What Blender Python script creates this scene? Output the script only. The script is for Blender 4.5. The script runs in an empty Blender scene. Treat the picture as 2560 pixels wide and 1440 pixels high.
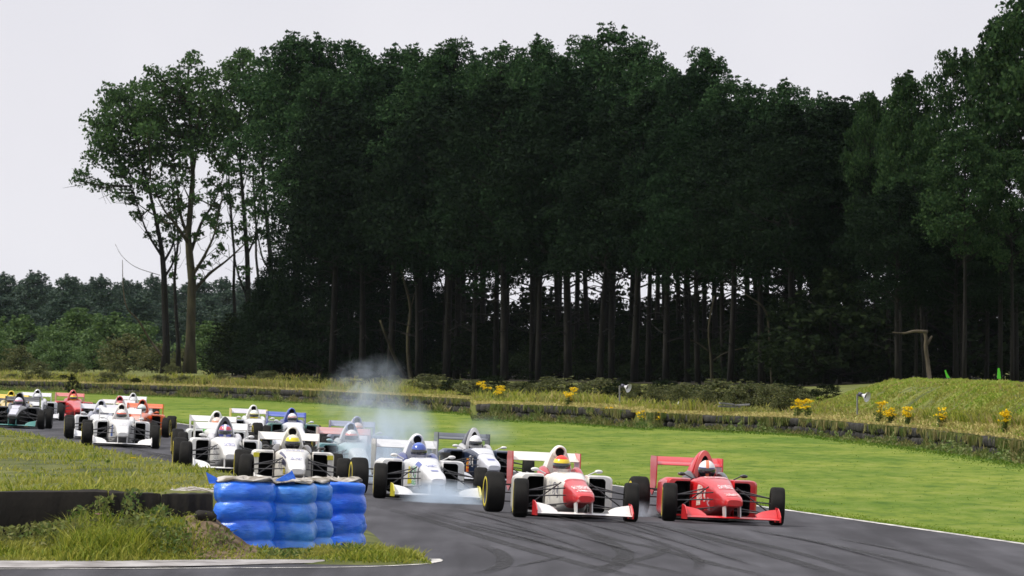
import bpy, bmesh, math, random
import numpy as np
from mathutils import Vector, Matrix

# ------------------------------------------------------------------ camera, sky, sun
F = 14400.0            # focal length in photo pixels (2560 wide)
HCAM = 2.2             # camera height above the inner edge of the track
YH = 869.0             # horizon row in the photo
sc = bpy.context.scene
cam_d = bpy.data.cameras.new('camera')
cam = bpy.data.objects.new('camera', cam_d)
sc.collection.objects.link(cam)
cam.location = (0, 0, HCAM)
cam.rotation_euler = (math.pi / 2 + math.atan((YH - 720) / F), 0, 0)
cam_d.sensor_width = 36
cam_d.lens = F / 2560 * 36
cam_d.clip_start = 0.5
cam_d.clip_end = 9000
cam_d.dof.use_dof = True
cam_d.dof.focus_distance = 84
cam_d.dof.aperture_fstop = 13
sc.camera = cam

SUN_EL, SUN_AZ = 57.0, -100.0      # azimuth seen from the camera: minus = left of the view direction
world = bpy.data.worlds.new('World')
sc.world = world
world.use_nodes = True
wn, wl = world.node_tree.nodes, world.node_tree.links
wn.clear()
w_out = wn.new('ShaderNodeOutputWorld')
w_bg = wn.new('ShaderNodeBackground')
w_sky = wn.new('ShaderNodeTexSky')
w_sky.sky_type = 'NISHITA'
w_sky.sun_disc = False
w_sky.sun_elevation = math.radians(SUN_EL)
w_sky.sun_rotation = math.radians(SUN_AZ)
w_sky.air_density = 1.2
w_sky.dust_density = 3.0
# an even layer of cloud in front of the clear sky, faintly mottled
w_tc = wn.new('ShaderNodeTexCoord')
w_no = wn.new('ShaderNodeTexNoise')
w_no.inputs['Scale'].default_value = 9.0
w_no.inputs['Detail'].default_value = 4
w_ramp = wn.new('ShaderNodeValToRGB')
w_ramp.color_ramp.elements[0].position = 0.3
w_ramp.color_ramp.elements[0].color = (8.0, 7.95, 8.6, 1)
w_ramp.color_ramp.elements[1].position = 0.72
w_ramp.color_ramp.elements[1].color = (9.35, 9.25, 9.7, 1)
w_mix = wn.new('ShaderNodeMix')
w_mix.data_type = 'RGBA'
w_mix.inputs[0].default_value = 0.95
wl.new(w_tc.outputs['Generated'], w_no.inputs['Vector'])
wl.new(w_no.outputs['Fac'], w_ramp.inputs['Fac'])
wl.new(w_sky.outputs['Color'], w_mix.inputs[6])
wl.new(w_ramp.outputs['Color'], w_mix.inputs[7])
wl.new(w_mix.outputs[2], w_bg.inputs['Color'])
w_bg.inputs['Strength'].default_value = 0.1
wl.new(w_bg.outputs[0], w_out.inputs['Surface'])

sun_d = bpy.data.lights.new('sun', 'SUN')
sun_d.energy = 3.8
sun_d.angle = math.radians(6)
sun_d.color = (1.0, 0.93, 0.81)
sun = bpy.data.objects.new('sun', sun_d)
sc.collection.objects.link(sun)
_az, _el = math.radians(SUN_AZ), math.radians(SUN_EL)
_to_sun = Vector((math.sin(_az) * math.cos(_el), math.cos(_az) * math.cos(_el), math.sin(_el)))
sun.rotation_euler = _to_sun.to_track_quat('Z', 'Y').to_euler()

sc.view_settings.view_transform = 'Standard'
sc.view_settings.look = 'None'
sc.view_settings.exposure = 0.0
sc.view_settings.gamma = 1.0
sc.view_settings.use_curve_mapping = False
sc.cycles.max_bounces = 8
sc.cycles.transparent_max_bounces = 16
sc.cycles.volume_bounces = 3

# ------------------------------------------------------------------ helpers
rng = np.random.default_rng(11)
random.seed(11)
COL = sc.collection


def link(o, parent=None):
    COL.objects.link(o)
    if parent is not None:
        o.parent = parent
    return o


def tag(o, label=None, category=None, group=None, kind=None):
    if label: o['label'] = label
    if category: o['category'] = category
    if group: o['group'] = group
    if kind: o['kind'] = kind
    return o


def empty(name, loc=(0, 0, 0)):
    o = bpy.data.objects.new(name, None)
    o.empty_display_size = 0.2
    o.location = loc
    return link(o)


def np_mesh(name, V, Fc, mat=None, smooth=False):
    """V (n,3) floats, Fc (m,k) ints: one mesh, quickly."""
    V = np.asarray(V, dtype=np.float32)
    Fc = np.asarray(Fc, dtype=np.int32)
    me = bpy.data.meshes.new(name)
    m, k = Fc.shape
    me.vertices.add(len(V))
    me.vertices.foreach_set('co', V.ravel())
    me.loops.add(m * k)
    me.loops.foreach_set('vertex_index', Fc.ravel())
    me.polygons.add(m)
    me.polygons.foreach_set('loop_start', np.arange(0, m * k, k, dtype=np.int32))
    if smooth:
        me.polygons.foreach_set('use_smooth', np.ones(m, dtype=bool))
    me.update(calc_edges=True)
    if mat: me.materials.append(mat)
    return me


def py_mesh(name, V, Fc, mat=None, smooth=False):
    me = bpy.data.meshes.new(name)
    me.from_pydata([tuple(v) for v in V], [], Fc)
    me.update()
    if smooth:
        me.polygons.foreach_set('use_smooth', [True] * len(me.polygons))
    if mat: me.materials.append(mat)
    return me


def obj(name, me, parent=None, mat=None):
    o = bpy.data.objects.new(name, me)
    link(o, parent)
    if mat is not None:
        if len(me.materials) == 0:
            me.materials.append(mat)
        o.material_slots[0].link = 'OBJECT'
        o.material_slots[0].material = mat
    return o


class MB:
    """collects boxes, tubes and lofts for one mesh"""
    def __init__(s):
        s.v, s.f = [], []

    def add(s, V, Fc):
        n = len(s.v)
        s.v += [tuple(p) for p in V]
        s.f += [tuple(i + n for i in f) for f in Fc]
        return s

    def box(s, x0, x1, y0, y1, z0, z1):
        V = [(x0, y0, z0), (x1, y0, z0), (x1, y1, z0), (x0, y1, z0), (x0, y0, z1), (x1, y0, z1), (x1, y1, z1), (x0, y1, z1)]
        return s.add(V, [(3, 2, 1, 0), (4, 5, 6, 7), (0, 1, 5, 4), (1, 2, 6, 5), (2, 3, 7, 6), (3, 0, 4, 7)])

    def tube(s, pts, rad, n=6, cap=True):
        pts = [Vector(p) for p in pts]
        if not hasattr(rad, '__len__'): rad = [rad] * len(pts)
        V, Fc = [], []
        up = Vector((0.13, 0.27, 0.95))
        for i, p in enumerate(pts):
            t = (pts[min(i + 1, len(pts) - 1)] - pts[max(i - 1, 0)])
            if t.length < 1e-9: t = Vector((0, 0, 1))
            t.normalize()
            a = t.cross(up)
            if a.length < 1e-3: a = t.cross(Vector((1, 0, 0)))
            a.normalize(); b = t.cross(a)
            for k in range(n):
                w = 2 * math.pi * k / n
                V.append(p + (a * math.cos(w) + b * math.sin(w)) * rad[i])
        for i in range(len(pts) - 1):
            for k in range(n):
                k2 = (k + 1) % n
                Fc.append((i * n + k, i * n + k2, (i + 1) * n + k2, (i + 1) * n + k))
        if cap:
            Fc.append(tuple(range(n - 1, -1, -1)))
            Fc.append(tuple((len(pts) - 1) * n + k for k in range(n)))
        return s.add(V, Fc)

    def loft(s, loops, cap0=True, cap1=True, closed=True):
        n = len(loops[0])
        V = [p for L in loops for p in L]
        Fc = []
        for i in range(len(loops) - 1):
            for k in range(n if closed else n - 1):
                k2 = (k + 1) % n
                Fc.append((i * n + k, i * n + k2, (i + 1) * n + k2, (i + 1) * n + k))
        if cap0: Fc.append(tuple(range(n - 1, -1, -1)))
        if cap1: Fc.append(tuple((len(loops) - 1) * n + k for k in range(n)))
        return s.add(V, Fc)

    def mesh(s, name, mat=None, smooth=False, angle=None):
        me = py_mesh(name, s.v, s.f, mat, smooth or angle is not None)
        bm = bmesh.new(); bm.from_mesh(me)
        bmesh.ops.recalc_face_normals(bm, faces=bm.faces)
        if angle is not None:
            for e in bm.edges:
                if len(e.link_faces) == 2 and e.calc_face_angle(0) > math.radians(angle): e.smooth = False
        bm.to_mesh(me); bm.free()
        return me


def sstep(a, b, x):
    t = np.clip((np.asarray(x, float) - a) / (b - a), 0, 1)
    return t * t * (3 - 2 * t)


def ordinal(i):
    w = ['first', 'second', 'third', 'fourth', 'fifth', 'sixth', 'seventh', 'eighth', 'ninth', 'tenth', 'eleventh', 'twelfth',
         'thirteenth', 'fourteenth', 'fifteenth', 'sixteenth', 'seventeenth', 'eighteenth', 'nineteenth', 'twentieth']
    if i < 20: return w[i]
    if i < 29: return 'twenty-' + w[i - 20]
    if i == 29: return 'thirtieth'
    return 'thirty-' + w[i - 30]


# ------------------------------------------------------------------ materials
MATS = {}


def new_mat(name):
    m = bpy.data.materials.new(name)
    m.use_nodes = True
    nt = m.node_tree
    return m, nt.nodes, nt.links, nt.nodes['Principled BSDF']


def c4(c): return (c[0], c[1], c[2], 1.0)


def paint(name, color, rough=0.35, coat=0.6, spec=0.5, metal=0.0, dirt=0.1):
    """car paint or plain painted/plastic surface with a little grime"""
    key = (name, tuple(color), rough, coat)
    if key in MATS: return MATS[key]
    m, n, l, p = new_mat(name)
    no = n.new('ShaderNodeTexNoise'); no.inputs['Scale'].default_value = 7; no.inputs['Detail'].default_value = 6
    tc = n.new('ShaderNodeTexCoord'); l.new(tc.outputs['Object'], no.inputs['Vector'])
    r = n.new('ShaderNodeValToRGB')
    r.color_ramp.elements[0].position = 0.3; r.color_ramp.elements[1].position = 0.65
    d = 1 - dirt * 1.6
    r.color_ramp.elements[0].color = c4([v * d for v in color]); r.color_ramp.elements[1].color = c4(color)
    l.new(no.outputs['Fac'], r.inputs['Fac']); l.new(r.outputs['Color'], p.inputs['Base Color'])
    p.inputs['Roughness'].default_value = rough
    p.inputs['Metallic'].default_value = metal
    p.inputs['Specular IOR Level'].default_value = spec
    p.inputs['Coat Weight'].default_value = coat
    p.inputs['Coat Roughness'].default_value = 0.08
    MATS[key] = m
    return m


def rough_mat(name, c0, c1, scale=4.0, rough=0.9, bump=0.3, bscale=60, detail=6, stretch=(1, 1, 1), spec=0.3, p0=0.35, p1=0.65):
    m, n, l, p = new_mat(name)
    tc = n.new('ShaderNodeTexCoord'); mp = n.new('ShaderNodeMapping'); mp.inputs['Scale'].default_value = stretch
    l.new(tc.outputs['Object'], mp.inputs['Vector'])
    no = n.new('ShaderNodeTexNoise'); no.inputs['Scale'].default_value = scale; no.inputs['Detail'].default_value = detail
    l.new(mp.outputs[0], no.inputs['Vector'])
    r = n.new('ShaderNodeValToRGB'); r.color_ramp.elements[0].position = p0; r.color_ramp.elements[1].position = p1
    r.color_ramp.elements[0].color = c4(c0); r.color_ramp.elements[1].color = c4(c1)
    l.new(no.outputs['Fac'], r.inputs['Fac']); l.new(r.outputs['Color'], p.inputs['Base Color'])
    b = n.new('ShaderNodeTexNoise'); b.inputs['Scale'].default_value = bscale; b.inputs['Detail'].default_value = 4
    l.new(mp.outputs[0], b.inputs['Vector'])
    bp = n.new('ShaderNodeBump'); bp.inputs['Strength'].default_value = bump; bp.inputs['Distance'].default_value = 0.02
    l.new(b.outputs['Fac'], bp.inputs['Height']); l.new(bp.outputs[0], p.inputs['Normal'])
    p.inputs['Roughness'].default_value = rough
    p.inputs['Specular IOR Level'].default_value = spec
    return m


def leaf_mat(name, cols, transl=0.3, patch=0.0, pscale=0.35, pcol=None, rough=0.6, spec=0.25):
    """leaf or blade: each leaf its own tint (random per island), optional patches of another tint"""
    m, n, l, p = new_mat(name)
    g = n.new('ShaderNodeNewGeometry')
    r = n.new('ShaderNodeValToRGB')
    els = r.color_ramp.elements
    for i, c in enumerate(cols):
        pos = i / max(1, len(cols) - 1)
        e = els[i] if i < 2 else els.new(pos)
        e.position = pos; e.color = c4(c)
    l.new(g.outputs['Random Per Island'], r.inputs['Fac'])
    colout = r.outputs['Color']
    if patch > 0:
        tc = n.new('ShaderNodeTexCoord')
        no = n.new('ShaderNodeTexNoise'); no.inputs['Scale'].default_value = pscale; no.inputs['Detail'].default_value = 4
        l.new(tc.outputs['Object'], no.inputs['Vector'])
        mr = n.new('ShaderNodeMapRange'); mr.inputs[1].default_value = 0.42; mr.inputs[2].default_value = 0.62
        mr.inputs[4].default_value = patch
        l.new(no.outputs['Fac'], mr.inputs[0])
        mx = n.new('ShaderNodeMix'); mx.data_type = 'RGBA'
        l.new(mr.outputs[0], mx.inputs[0]); l.new(colout, mx.inputs[6]); mx.inputs[7].default_value = c4(pcol)
        colout = mx.outputs[2]
    l.new(colout, p.inputs['Base Color'])
    p.inputs['Roughness'].default_value = rough
    p.inputs['Specular IOR Level'].default_value = spec
    t = n.new('ShaderNodeBsdfTranslucent'); l.new(colout, t.inputs['Color'])
    ms = n.new('ShaderNodeMixShader'); ms.inputs[0].default_value = transl
    l.new(p.outputs[0], ms.inputs[1]); l.new(t.outputs[0], ms.inputs[2])
    l.new(ms.outputs[0], n['Material Output'].inputs['Surface'])
    return m


# ------------------------------------------------------------------ ground shape
def xc(y): return -0.9 - 0.15 * (np.asarray(y, float) - 66.0)       # inner edge of the straight
def offs(x, y): return np.asarray(x, float) - xc(y)
def G(x, y): return -0.045 * np.clip(offs(x, y), 0, 8)               # track falls towards its outer edge


def gp(px, py, z=None):
    """photo pixel -> point on the ground (or on the level z)"""
    d = 100.0
    for _ in range(40):
        x = (px - 1280) / F * d
        zz = float(G(x, d)) if z is None else z
        d = F * (HCAM - zz) / (py - YH)
    return Vector(((px - 1280) / F * d, d, zz))


def at(px, d, z=0.0): return Vector(((px - 1280) / F * d, d, z))
def zpix(py, d): return HCAM - (py - YH) * d / F


def drape(name, cols, rows, dz, mat, kind='structure'):
    """sheet over the ground, columns = offset from the inner edge, rows = distance"""
    V, Fc = [], []
    for y in rows:
        for o in cols:
            x = o + float(xc(y)); V.append((x, y, float(G(x, y)) + dz))
    n = len(cols)
    for i in range(len(rows) - 1):
        for k in range(n - 1):
            Fc.append((i * n + k, i * n + k + 1, (i + 1) * n + k + 1, (i + 1) * n + k))
    o = obj(name, py_mesh(name, V, Fc, mat, True))
    return tag(o, kind=kind)


# ------------------------------------------------------------------ ground, road
def lawn_material():
    m, n, l, p = new_mat('mown_grass')
    tc = n.new('ShaderNodeTexCoord')
    mp = n.new('ShaderNodeMapping'); mp.inputs['Rotation'].default_value = (0, 0, math.radians(8)); mp.inputs['Scale'].default_value = (0.8, 0.35, 1)
    l.new(tc.outputs['Object'], mp.inputs['Vector'])
    a = n.new('ShaderNodeTexNoise'); a.inputs['Scale'].default_value = 0.35; a.inputs['Detail'].default_value = 8
    l.new(mp.outputs[0], a.inputs['Vector'])
    b = n.new('ShaderNodeTexNoise'); b.inputs['Scale'].default_value = 14; b.inputs['Detail'].default_value = 6
    l.new(tc.outputs['Object'], b.inputs['Vector'])
    r1 = n.new('ShaderNodeValToRGB')
    r1.color_ramp.elements[0].position = 0.33; r1.color_ramp.elements[0].color = (0.098, 0.170, 0.018, 1)
    r1.color_ramp.elements[1].position = 0.68; r1.color_ramp.elements[1].color = (0.185, 0.240, 0.034, 1)
    r2 = n.new('ShaderNodeValToRGB')
    r2.color_ramp.elements[0].position = 0.35; r2.color_ramp.elements[0].color = (0.80, 0.82, 0.78, 1)
    r2.color_ramp.elements[1].position = 0.6; r2.color_ramp.elements[1].color = (1.05, 1.02, 1.0, 1)
    l.new(a.outputs['Fac'], r1.inputs['Fac']); l.new(b.outputs['Fac'], r2.inputs['Fac'])
    mx = n.new('ShaderNodeMix'); mx.data_type = 'RGBA'; mx.blend_type = 'MULTIPLY'; mx.inputs[0].default_value = 0.75
    l.new(r1.outputs[0], mx.inputs[6]); l.new(r2.outputs[0], mx.inputs[7])
    c = n.new('ShaderNodeTexNoise'); c.inputs['Scale'].default_value = 2.2; c.inputs['Detail'].default_value = 7; c.inputs['Roughness'].default_value = 0.7
    mp3 = n.new('ShaderNodeMapping'); mp3.inputs['Scale'].default_value = (1.0, 0.22, 1); l.new(tc.outputs['Object'], mp3.inputs['Vector']); l.new(mp3.outputs[0], c.inputs['Vector'])
    r4 = n.new('ShaderNodeValToRGB')
    r4.color_ramp.elements[0].position = 0.36; r4.color_ramp.elements[0].color = (0.50, 0.64, 0.62, 1)
    r4.color_ramp.elements[1].position = 0.64; r4.color_ramp.elements[1].color = (1.30, 1.12, 1.9, 1)
    e5 = r4.color_ramp.elements.new(0.5); e5.color = (0.98, 0.98, 0.95, 1)
    l.new(c.outputs['Fac'], r4.inputs['Fac'])
    mx4 = n.new('ShaderNodeMix'); mx4.data_type = 'RGBA'; mx4.blend_type = 'MULTIPLY'; mx4.inputs[0].default_value = 0.9
    l.new(mx.outputs[2], mx4.inputs[6]); l.new(r4.outputs[0], mx4.inputs[7]); l.new(mx4.outputs[2], p.inputs['Base Color'])
    bp = n.new('ShaderNodeBump'); bp.inputs['Strength'].default_value = 0.3; bp.inputs['Distance'].default_value = 0.04
    l.new(b.outputs['Fac'], bp.inputs['Height']); l.new(bp.outputs[0], p.inputs['Normal'])
    p.inputs['Roughness'].default_value = 0.95; p.inputs['Specular IOR Level'].default_value = 0.1
    return m


def asphalt_material():
    m, n, l, p = new_mat('asphalt')
    tc = n.new('ShaderNodeTexCoord')
    mp = n.new('ShaderNodeMapping'); mp.inputs['Rotation'].default_value = (0, 0, math.radians(-8.5)); mp.inputs['Scale'].default_value = (2.2, 0.09, 1)
    l.new(tc.outputs['Object'], mp.inputs['Vector'])
    a = n.new('ShaderNodeTexNoise'); a.inputs['Scale'].default_value = 1.0; a.inputs['Detail'].default_value = 7
    l.new(mp.outputs[0], a.inputs['Vector'])
    mp2 = n.new('ShaderNodeMapping'); mp2.inputs['Scale'].default_value = (1.0, 0.3, 1)
    l.new(tc.outputs['Object'], mp2.inputs['Vector'])
    b = n.new('ShaderNodeTexNoise'); b.inputs['Scale'].default_value = 1.1; b.inputs['Detail'].default_value = 8
    l.new(mp2.outputs[0], b.inputs['Vector'])
    f = n.new('ShaderNodeTexNoise'); f.inputs['Scale'].default_value = 90; f.inputs['Detail'].default_value = 3
    l.new(tc.outputs['Object'], f.inputs['Vector'])
    r1 = n.new('ShaderNodeValToRGB')
    r1.color_ramp.elements[0].position = 0.36; r1.color_ramp.elements[0].color = (0.031, 0.031, 0.039, 1)
    r1.color_ramp.elements[1].position = 0.66; r1.color_ramp.elements[1].color = (0.066, 0.067, 0.081, 1)
    l.new(a.outputs['Fac'], r1.inputs['Fac'])
    r2 = n.new('ShaderNodeValToRGB')
    r2.color_ramp.elements[0].position = 0.35; r2.color_ramp.elements[0].color = (0.72, 0.72, 0.73, 1)
    r2.color_ramp.elements[1].position = 0.65; r2.color_ramp.elements[1].color = (1.18, 1.17, 1.16, 1)
    l.new(b.outputs['Fac'], r2.inputs['Fac'])
    r3 = n.new('ShaderNodeValToRGB')
    r3.color_ramp.elements[0].position = 0.35; r3.color_ramp.elements[0].color = (0.62, 0.62, 0.62, 1)
    r3.color_ramp.elements[1].position = 0.65; r3.color_ramp.elements[1].color = (1.4, 1.39, 1.36, 1)
    l.new(f.outputs['Fac'], r3.inputs['Fac'])
    m1 = n.new('ShaderNodeMix'); m1.data_type = 'RGBA'; m1.blend_type = 'MULTIPLY'; m1.inputs[0].default_value = 1
    m2 = n.new('ShaderNodeMix'); m2.data_type = 'RGBA'; m2.blend_type = 'MULTIPLY'; m2.inputs[0].default_value = 0.8
    l.new(r1.outputs[0], m1.inputs[6]); l.new(r2.outputs[0], m1.inputs[7])
    l.new(m1.outputs[2], m2.inputs[6]); l.new(r3.outputs[0], m2.inputs[7])
    l.new(m2.outputs[2], p.inputs['Base Color'])
    bp = n.new('ShaderNodeBump'); bp.inputs['Strength'].default_value = 0.5; bp.inputs['Distance'].default_value = 0.01
    l.new(f.outputs['Fac'], bp.inputs['Height']); l.new(bp.outputs[0], p.inputs['Normal'])
    p.inputs['Roughness'].default_value = 0.8; p.inputs['Specular IOR Level'].default_value = 0.3
    return m


M_lawn = lawn_material()
M_asphalt = asphalt_material()
M_earth = rough_mat('bare_earth', (0.07, 0.048, 0.030), (0.23, 0.17, 0.11), 4.5, 0.95, 0.8, 18)
M_turf = rough_mat('rough_turf', (0.05, 0.065, 0.016), (0.13, 0.14, 0.035), 1.2, 0.95, 0.8, 20)
M_line = rough_mat('worn_white_paint', (0.22, 0.22, 0.23), (0.74, 0.73, 0.70), 5.0, 0.7, 0.3, 60)
M_kerb = rough_mat('kerb_concrete', (0.20, 0.19, 0.19), (0.42, 0.41, 0.42), 2.5, 0.85, 0.5, 40)

rows_far = [-300, -60, 0, 40, 56, 62, 70, 80, 95, 115, 140, 170, 210, 260, 320, 400, 600, 1000, 1800, 2600]
drape('ground', [-2300, -600, -200, -60, -10, 0, 8, 9, 12, 20, 40, 100, 300, 900, 2600], rows_far, 0.0, M_lawn)
road = drape('road', [-60, -20, -5, 0, 8, 9], [-60, 0, 30, 45, 56, 62, 70, 80, 95, 115, 140, 170, 210, 260, 320, 400], 0.004, M_asphalt)


def ribbon(name, pts, width, dz, mat, parent=None, taper=False, flat=None, jitter=0.0):
    """thin strip lying on the ground along world points; v runs along, u across"""
    pts = [Vector((p[0], p[1], 0)) for p in pts]
    V, Fc = [], []
    N = len(pts)
    for i, p in enumerate(pts):
        t = pts[min(i + 1, N - 1)] - pts[max(i - 1, 0)]; t.normalize()
        nrm = Vector((-t.y, t.x, 0))
        w = width * 0.5 * (1 + jitter * random.uniform(-1, 1))
        if taper: w *= 0.3 + 0.7 * math.sin(math.pi * (i + 0.3) / (N - 0.4))
        for s in (-1, 1):
            q = p + nrm * w * s
            V.append((q.x, q.y, (float(G(q.x, q.y)) if flat is None else flat) + dz))
    for i in range(N - 1): Fc.append((2 * i, 2 * i + 1, 2 * i + 3, 2 * i + 2))
    o = obj(name, py_mesh(name, V, Fc, mat), parent)
    if parent is None: tag(o, kind='structure')
    return o


def smooth_path(ctrl, n=24):
    """Catmull-Rom through control points"""
    P = [Vector(c) for c in ctrl]
    P = [P[0] * 2 - P[1]] + P + [P[-1] * 2 - P[-2]]
    out = []
    seg = len(P) - 3
    for i in range(seg):
        for k in range(n):
            t = k / n
            a, b, c, d = P[i], P[i + 1], P[i + 2], P[i + 3]
            out.append(0.5 * ((2 * b) + (c - a) * t + (2 * a - 5 * b + 4 * c - d) * t * t + (3 * b - a - 3 * c + d) * t ** 3))
    out.append(P[-2])
    return out


edge_line = ribbon('edge_line', [(8.9 + float(xc(y)), y) for y in (20, 40, 60, 75, 90, 110, 140, 180, 240, 320, 400)], 0.12, 0.009, M_line, road)
# the inner edge: white line along the near side, round the tip of the hairpin and away up the straight
inner = smooth_path([(-60, 56.7, 0), (-20, 56.75, 0), (-8, 56.95, 0), (-5.1, 57.05, 0), (-3.0, 57.3, 0), (-1.7, 57.55, 0), (-1.0, 58.2, 0), (-0.78, 59.1, 0), (-0.80, 59.8, 0)], 10)
ribbon('edge_line', inner, 0.11, 0.010, M_line, road, jitter=0.15)


def skid_material():
    m, n, l, p = new_mat('rubber_mark')
    p.inputs['Base Color'].default_value = (0.012, 0.012, 0.014, 1); p.inputs['Roughness'].default_value = 0.7
    tc = n.new('ShaderNodeTexCoord')
    mp = n.new('ShaderNodeMapping'); mp.inputs['Scale'].default_value = (6, 1.5, 1); l.new(tc.outputs['Object'], mp.inputs['Vector'])
    no = n.new('ShaderNodeTexNoise'); no.inputs['Scale'].default_value = 2.0; no.inputs['Detail'].default_value = 6; l.new(mp.outputs[0], no.inputs['Vector'])
    mr = n.new('ShaderNodeMapRange'); mr.inputs[1].default_value = 0.3; mr.inputs[2].default_value = 0.7; mr.inputs[3].default_value = 0.35; mr.inputs[4].default_value = 0.95
    l.new(no.outputs['Fac'], mr.inputs[0])
    tr = n.new('ShaderNodeBsdfTransparent'); ms = n.new('ShaderNodeMixShader')
    at_ = n.new('ShaderNodeAttribute'); at_.attribute_name = 'wear'
    mu = n.new('ShaderNodeMath'); mu.operation = 'MULTIPLY'; l.new(mr.outputs[0], mu.inputs[0]); l.new(at_.outputs['Fac'], mu.inputs[1])
    l.new(mu.outputs[0], ms.inputs[0]); l.new(tr.outputs[0], ms.inputs[1]); l.new(p.outputs[0], ms.inputs[2])
    l.new(ms.outputs[0], n['Material Output'].inputs['Surface'])
    return m


M_skid = skid_material()
skids = [
    ([(930, 1262), (1100, 1310), (1300, 1370), (1480, 1418), (1620, 1450)], .20),
    ([(1000, 1270), (1200, 1325), (1380, 1365), (1580, 1408), (1750, 1445)], .16),
    ([(1330, 1300), (1460, 1330), (1545, 1370), (1562, 1392), (1530, 1420), (1450, 1450)], .20),
    ([(1400, 1302), (1520, 1345), (1640, 1372), (1800, 1415), (1950, 1450)], .16),
    ([(1430, 1425), (1540, 1412), (1640, 1388), (1660, 1372), (1600, 1350)], .13),
    ([(1620, 1310), (1750, 1340), (1880, 1375), (2010, 1412), (2130, 1450)], .22),
    ([(1700, 1318), (1850, 1350), (2000, 1385), (2180, 1440)], .14),
    ([(1195, 1362), (1240, 1378), (1262, 1398), (1248, 1420), (1180, 1440)], .17),
    ([(1280, 1420), (1350, 1405), (1420, 1390)], .08),
    ([(1850, 1322), (2020, 1352), (2220, 1395), (2400, 1440)], .12),
    ([(2080, 1345), (2250, 1378), (2450, 1425)], .10),
    ([(500, 1165), (700, 1215), (900, 1262)], .2),
    ([(330, 1125), (480, 1160), (640, 1205)], .2),
    ([(250, 1108), (420, 1140), (560, 1172)], .15),
    ([(1250, 1330), (1420, 1375), (1600, 1428)], .10),
    ([(1560, 1330), (1660, 1362), (1740, 1398), (1745, 1430)], .10),
]
_r = random.Random(4)
for _i in range(14):
    x0 = _r.uniform(900, 1900); y0 = 1262 + (x0 - 930) * .045 + _r.uniform(-8, 30)
    L_ = _r.uniform(160, 420); sl = _r.uniform(.20, .30)
    skids.append(([(x0, y0), (x0 + L_ * .5, y0 + L_ * .5 * sl - _r.uniform(0, 8)), (x0 + L_, y0 + L_ * sl + _r.uniform(-5, 12))], _r.uniform(.04, .10)))
for i, (pl, w) in enumerate(skids):
    pts = smooth_path([gp(a, b) for a, b in pl], 12); N_ = len(pts)
    V, Fc, wear = [], [], []
    for j, p in enumerate(pts):
        t_ = pts[min(j + 1, N_ - 1)] - pts[max(j - 1, 0)]; t_.z = 0; t_.normalize()
        for s, a_ in ((-1, 0), (-.75, .95), (0, .7), (.75, 1), (1, 0)):     # two darker shoulders, thin edges
            q = p + Vector((-t_.y, t_.x, 0)) * (w * .58 * s)
            V.append((q.x, q.y, float(G(q.x, q.y)) + 0.007 + 0.0006 * i)); wear.append(a_ * min(1, 4 * min(j + .2, N_ - 1 - j + .2) / N_))
    for j in range(N_ - 1):
        for k in range(4): Fc.append((j * 5 + k, j * 5 + k + 1, j * 5 + k + 6, j * 5 + k + 5))
    me = py_mesh('skid_mark', V, Fc, M_skid)
    me.attributes.new('wear', 'FLOAT', 'POINT').data.foreach_set('value', wear)
    obj('skid_mark', me, road)
# ------------------------------------------------------------------ infield: the grassy island inside the hairpin
def near_edge(x):                      # front boundary of the grass, world y as a function of x
    x = np.asarray(x, float)
    return 58.15 + 0.35 * sstep(-4.5, -2.6, x) - 0.25 * sstep(-2.4, -1.4, x)


NOISE = np.random.default_rng(77).uniform(-1, 1, (256, 256))


def fbm(x, y, s=1.0):
    """uneven lumps between -1 and 1 (three octaves of value noise)"""
    x = np.asarray(x, float) * s + 311.7; y = np.asarray(y, float) * s + 97.3
    out = 0
    for o, (f, a) in enumerate(((.6, 1.0), (1.37, .6), (3.1, .35))):
        u, v = x * f + 17 * o, y * f - 9 * o
        iu, iv = np.floor(u).astype(int), np.floor(v).astype(int)
        fu, fv = u - iu, v - iv
        fu, fv = fu * fu * (3 - 2 * fu), fv * fv * (3 - 2 * fv)
        g = lambda p, q: NOISE[p % 256, q % 256]
        out = out + a * ((g(iu, iv) * (1 - fu) + g(iu + 1, iv) * fu) * (1 - fv) + (g(iu, iv + 1) * (1 - fu) + g(iu + 1, iv + 1) * fu) * fv)
    return np.clip(out / 1.15, -1, 1)


def infield_z(x, y):
    x = np.asarray(x, float); y = np.asarray(y, float)
    e1 = -offs(x, y) - 0.25 - 0.75 * (1 - sstep(60, 72, y))
    e2 = y - near_edge(x)
    k = 0.5
    h = np.clip(0.5 + 0.5 * (e2 - e1) / k, 0, 1)
    e = e2 * (1 - h) + e1 * h - k * h * (1 - h)
    base = -0.06 + 0.10 * sstep(-0.3, 0.2, e) + 0.06 * sstep(0.2, 1.4, e)
    front = 0.07 * sstep(0.3, 2.6, e2) * sstep(-2.5, -3.3, x) + 0.26 * sstep(0.3, 1.3, e2) * sstep(-2.68, -3.15, x) * sstep(-4.4, -3.3, x)
    plat = (0.53 - 0.07 * sstep(64, 100, y) - 0.2 * sstep(100, 170, y)) * sstep(60.95, 61.12, y) * sstep(0.1, 1.7, e1) * (1 - sstep(-3.0, -2.5, x) * (1 - sstep(66, 73, y)))
    lump = 0.05 * fbm(x, y, 1.3) * sstep(0.4, 1.5, e)
    z = np.maximum(base + front, base + plat) + lump
    return z


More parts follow.
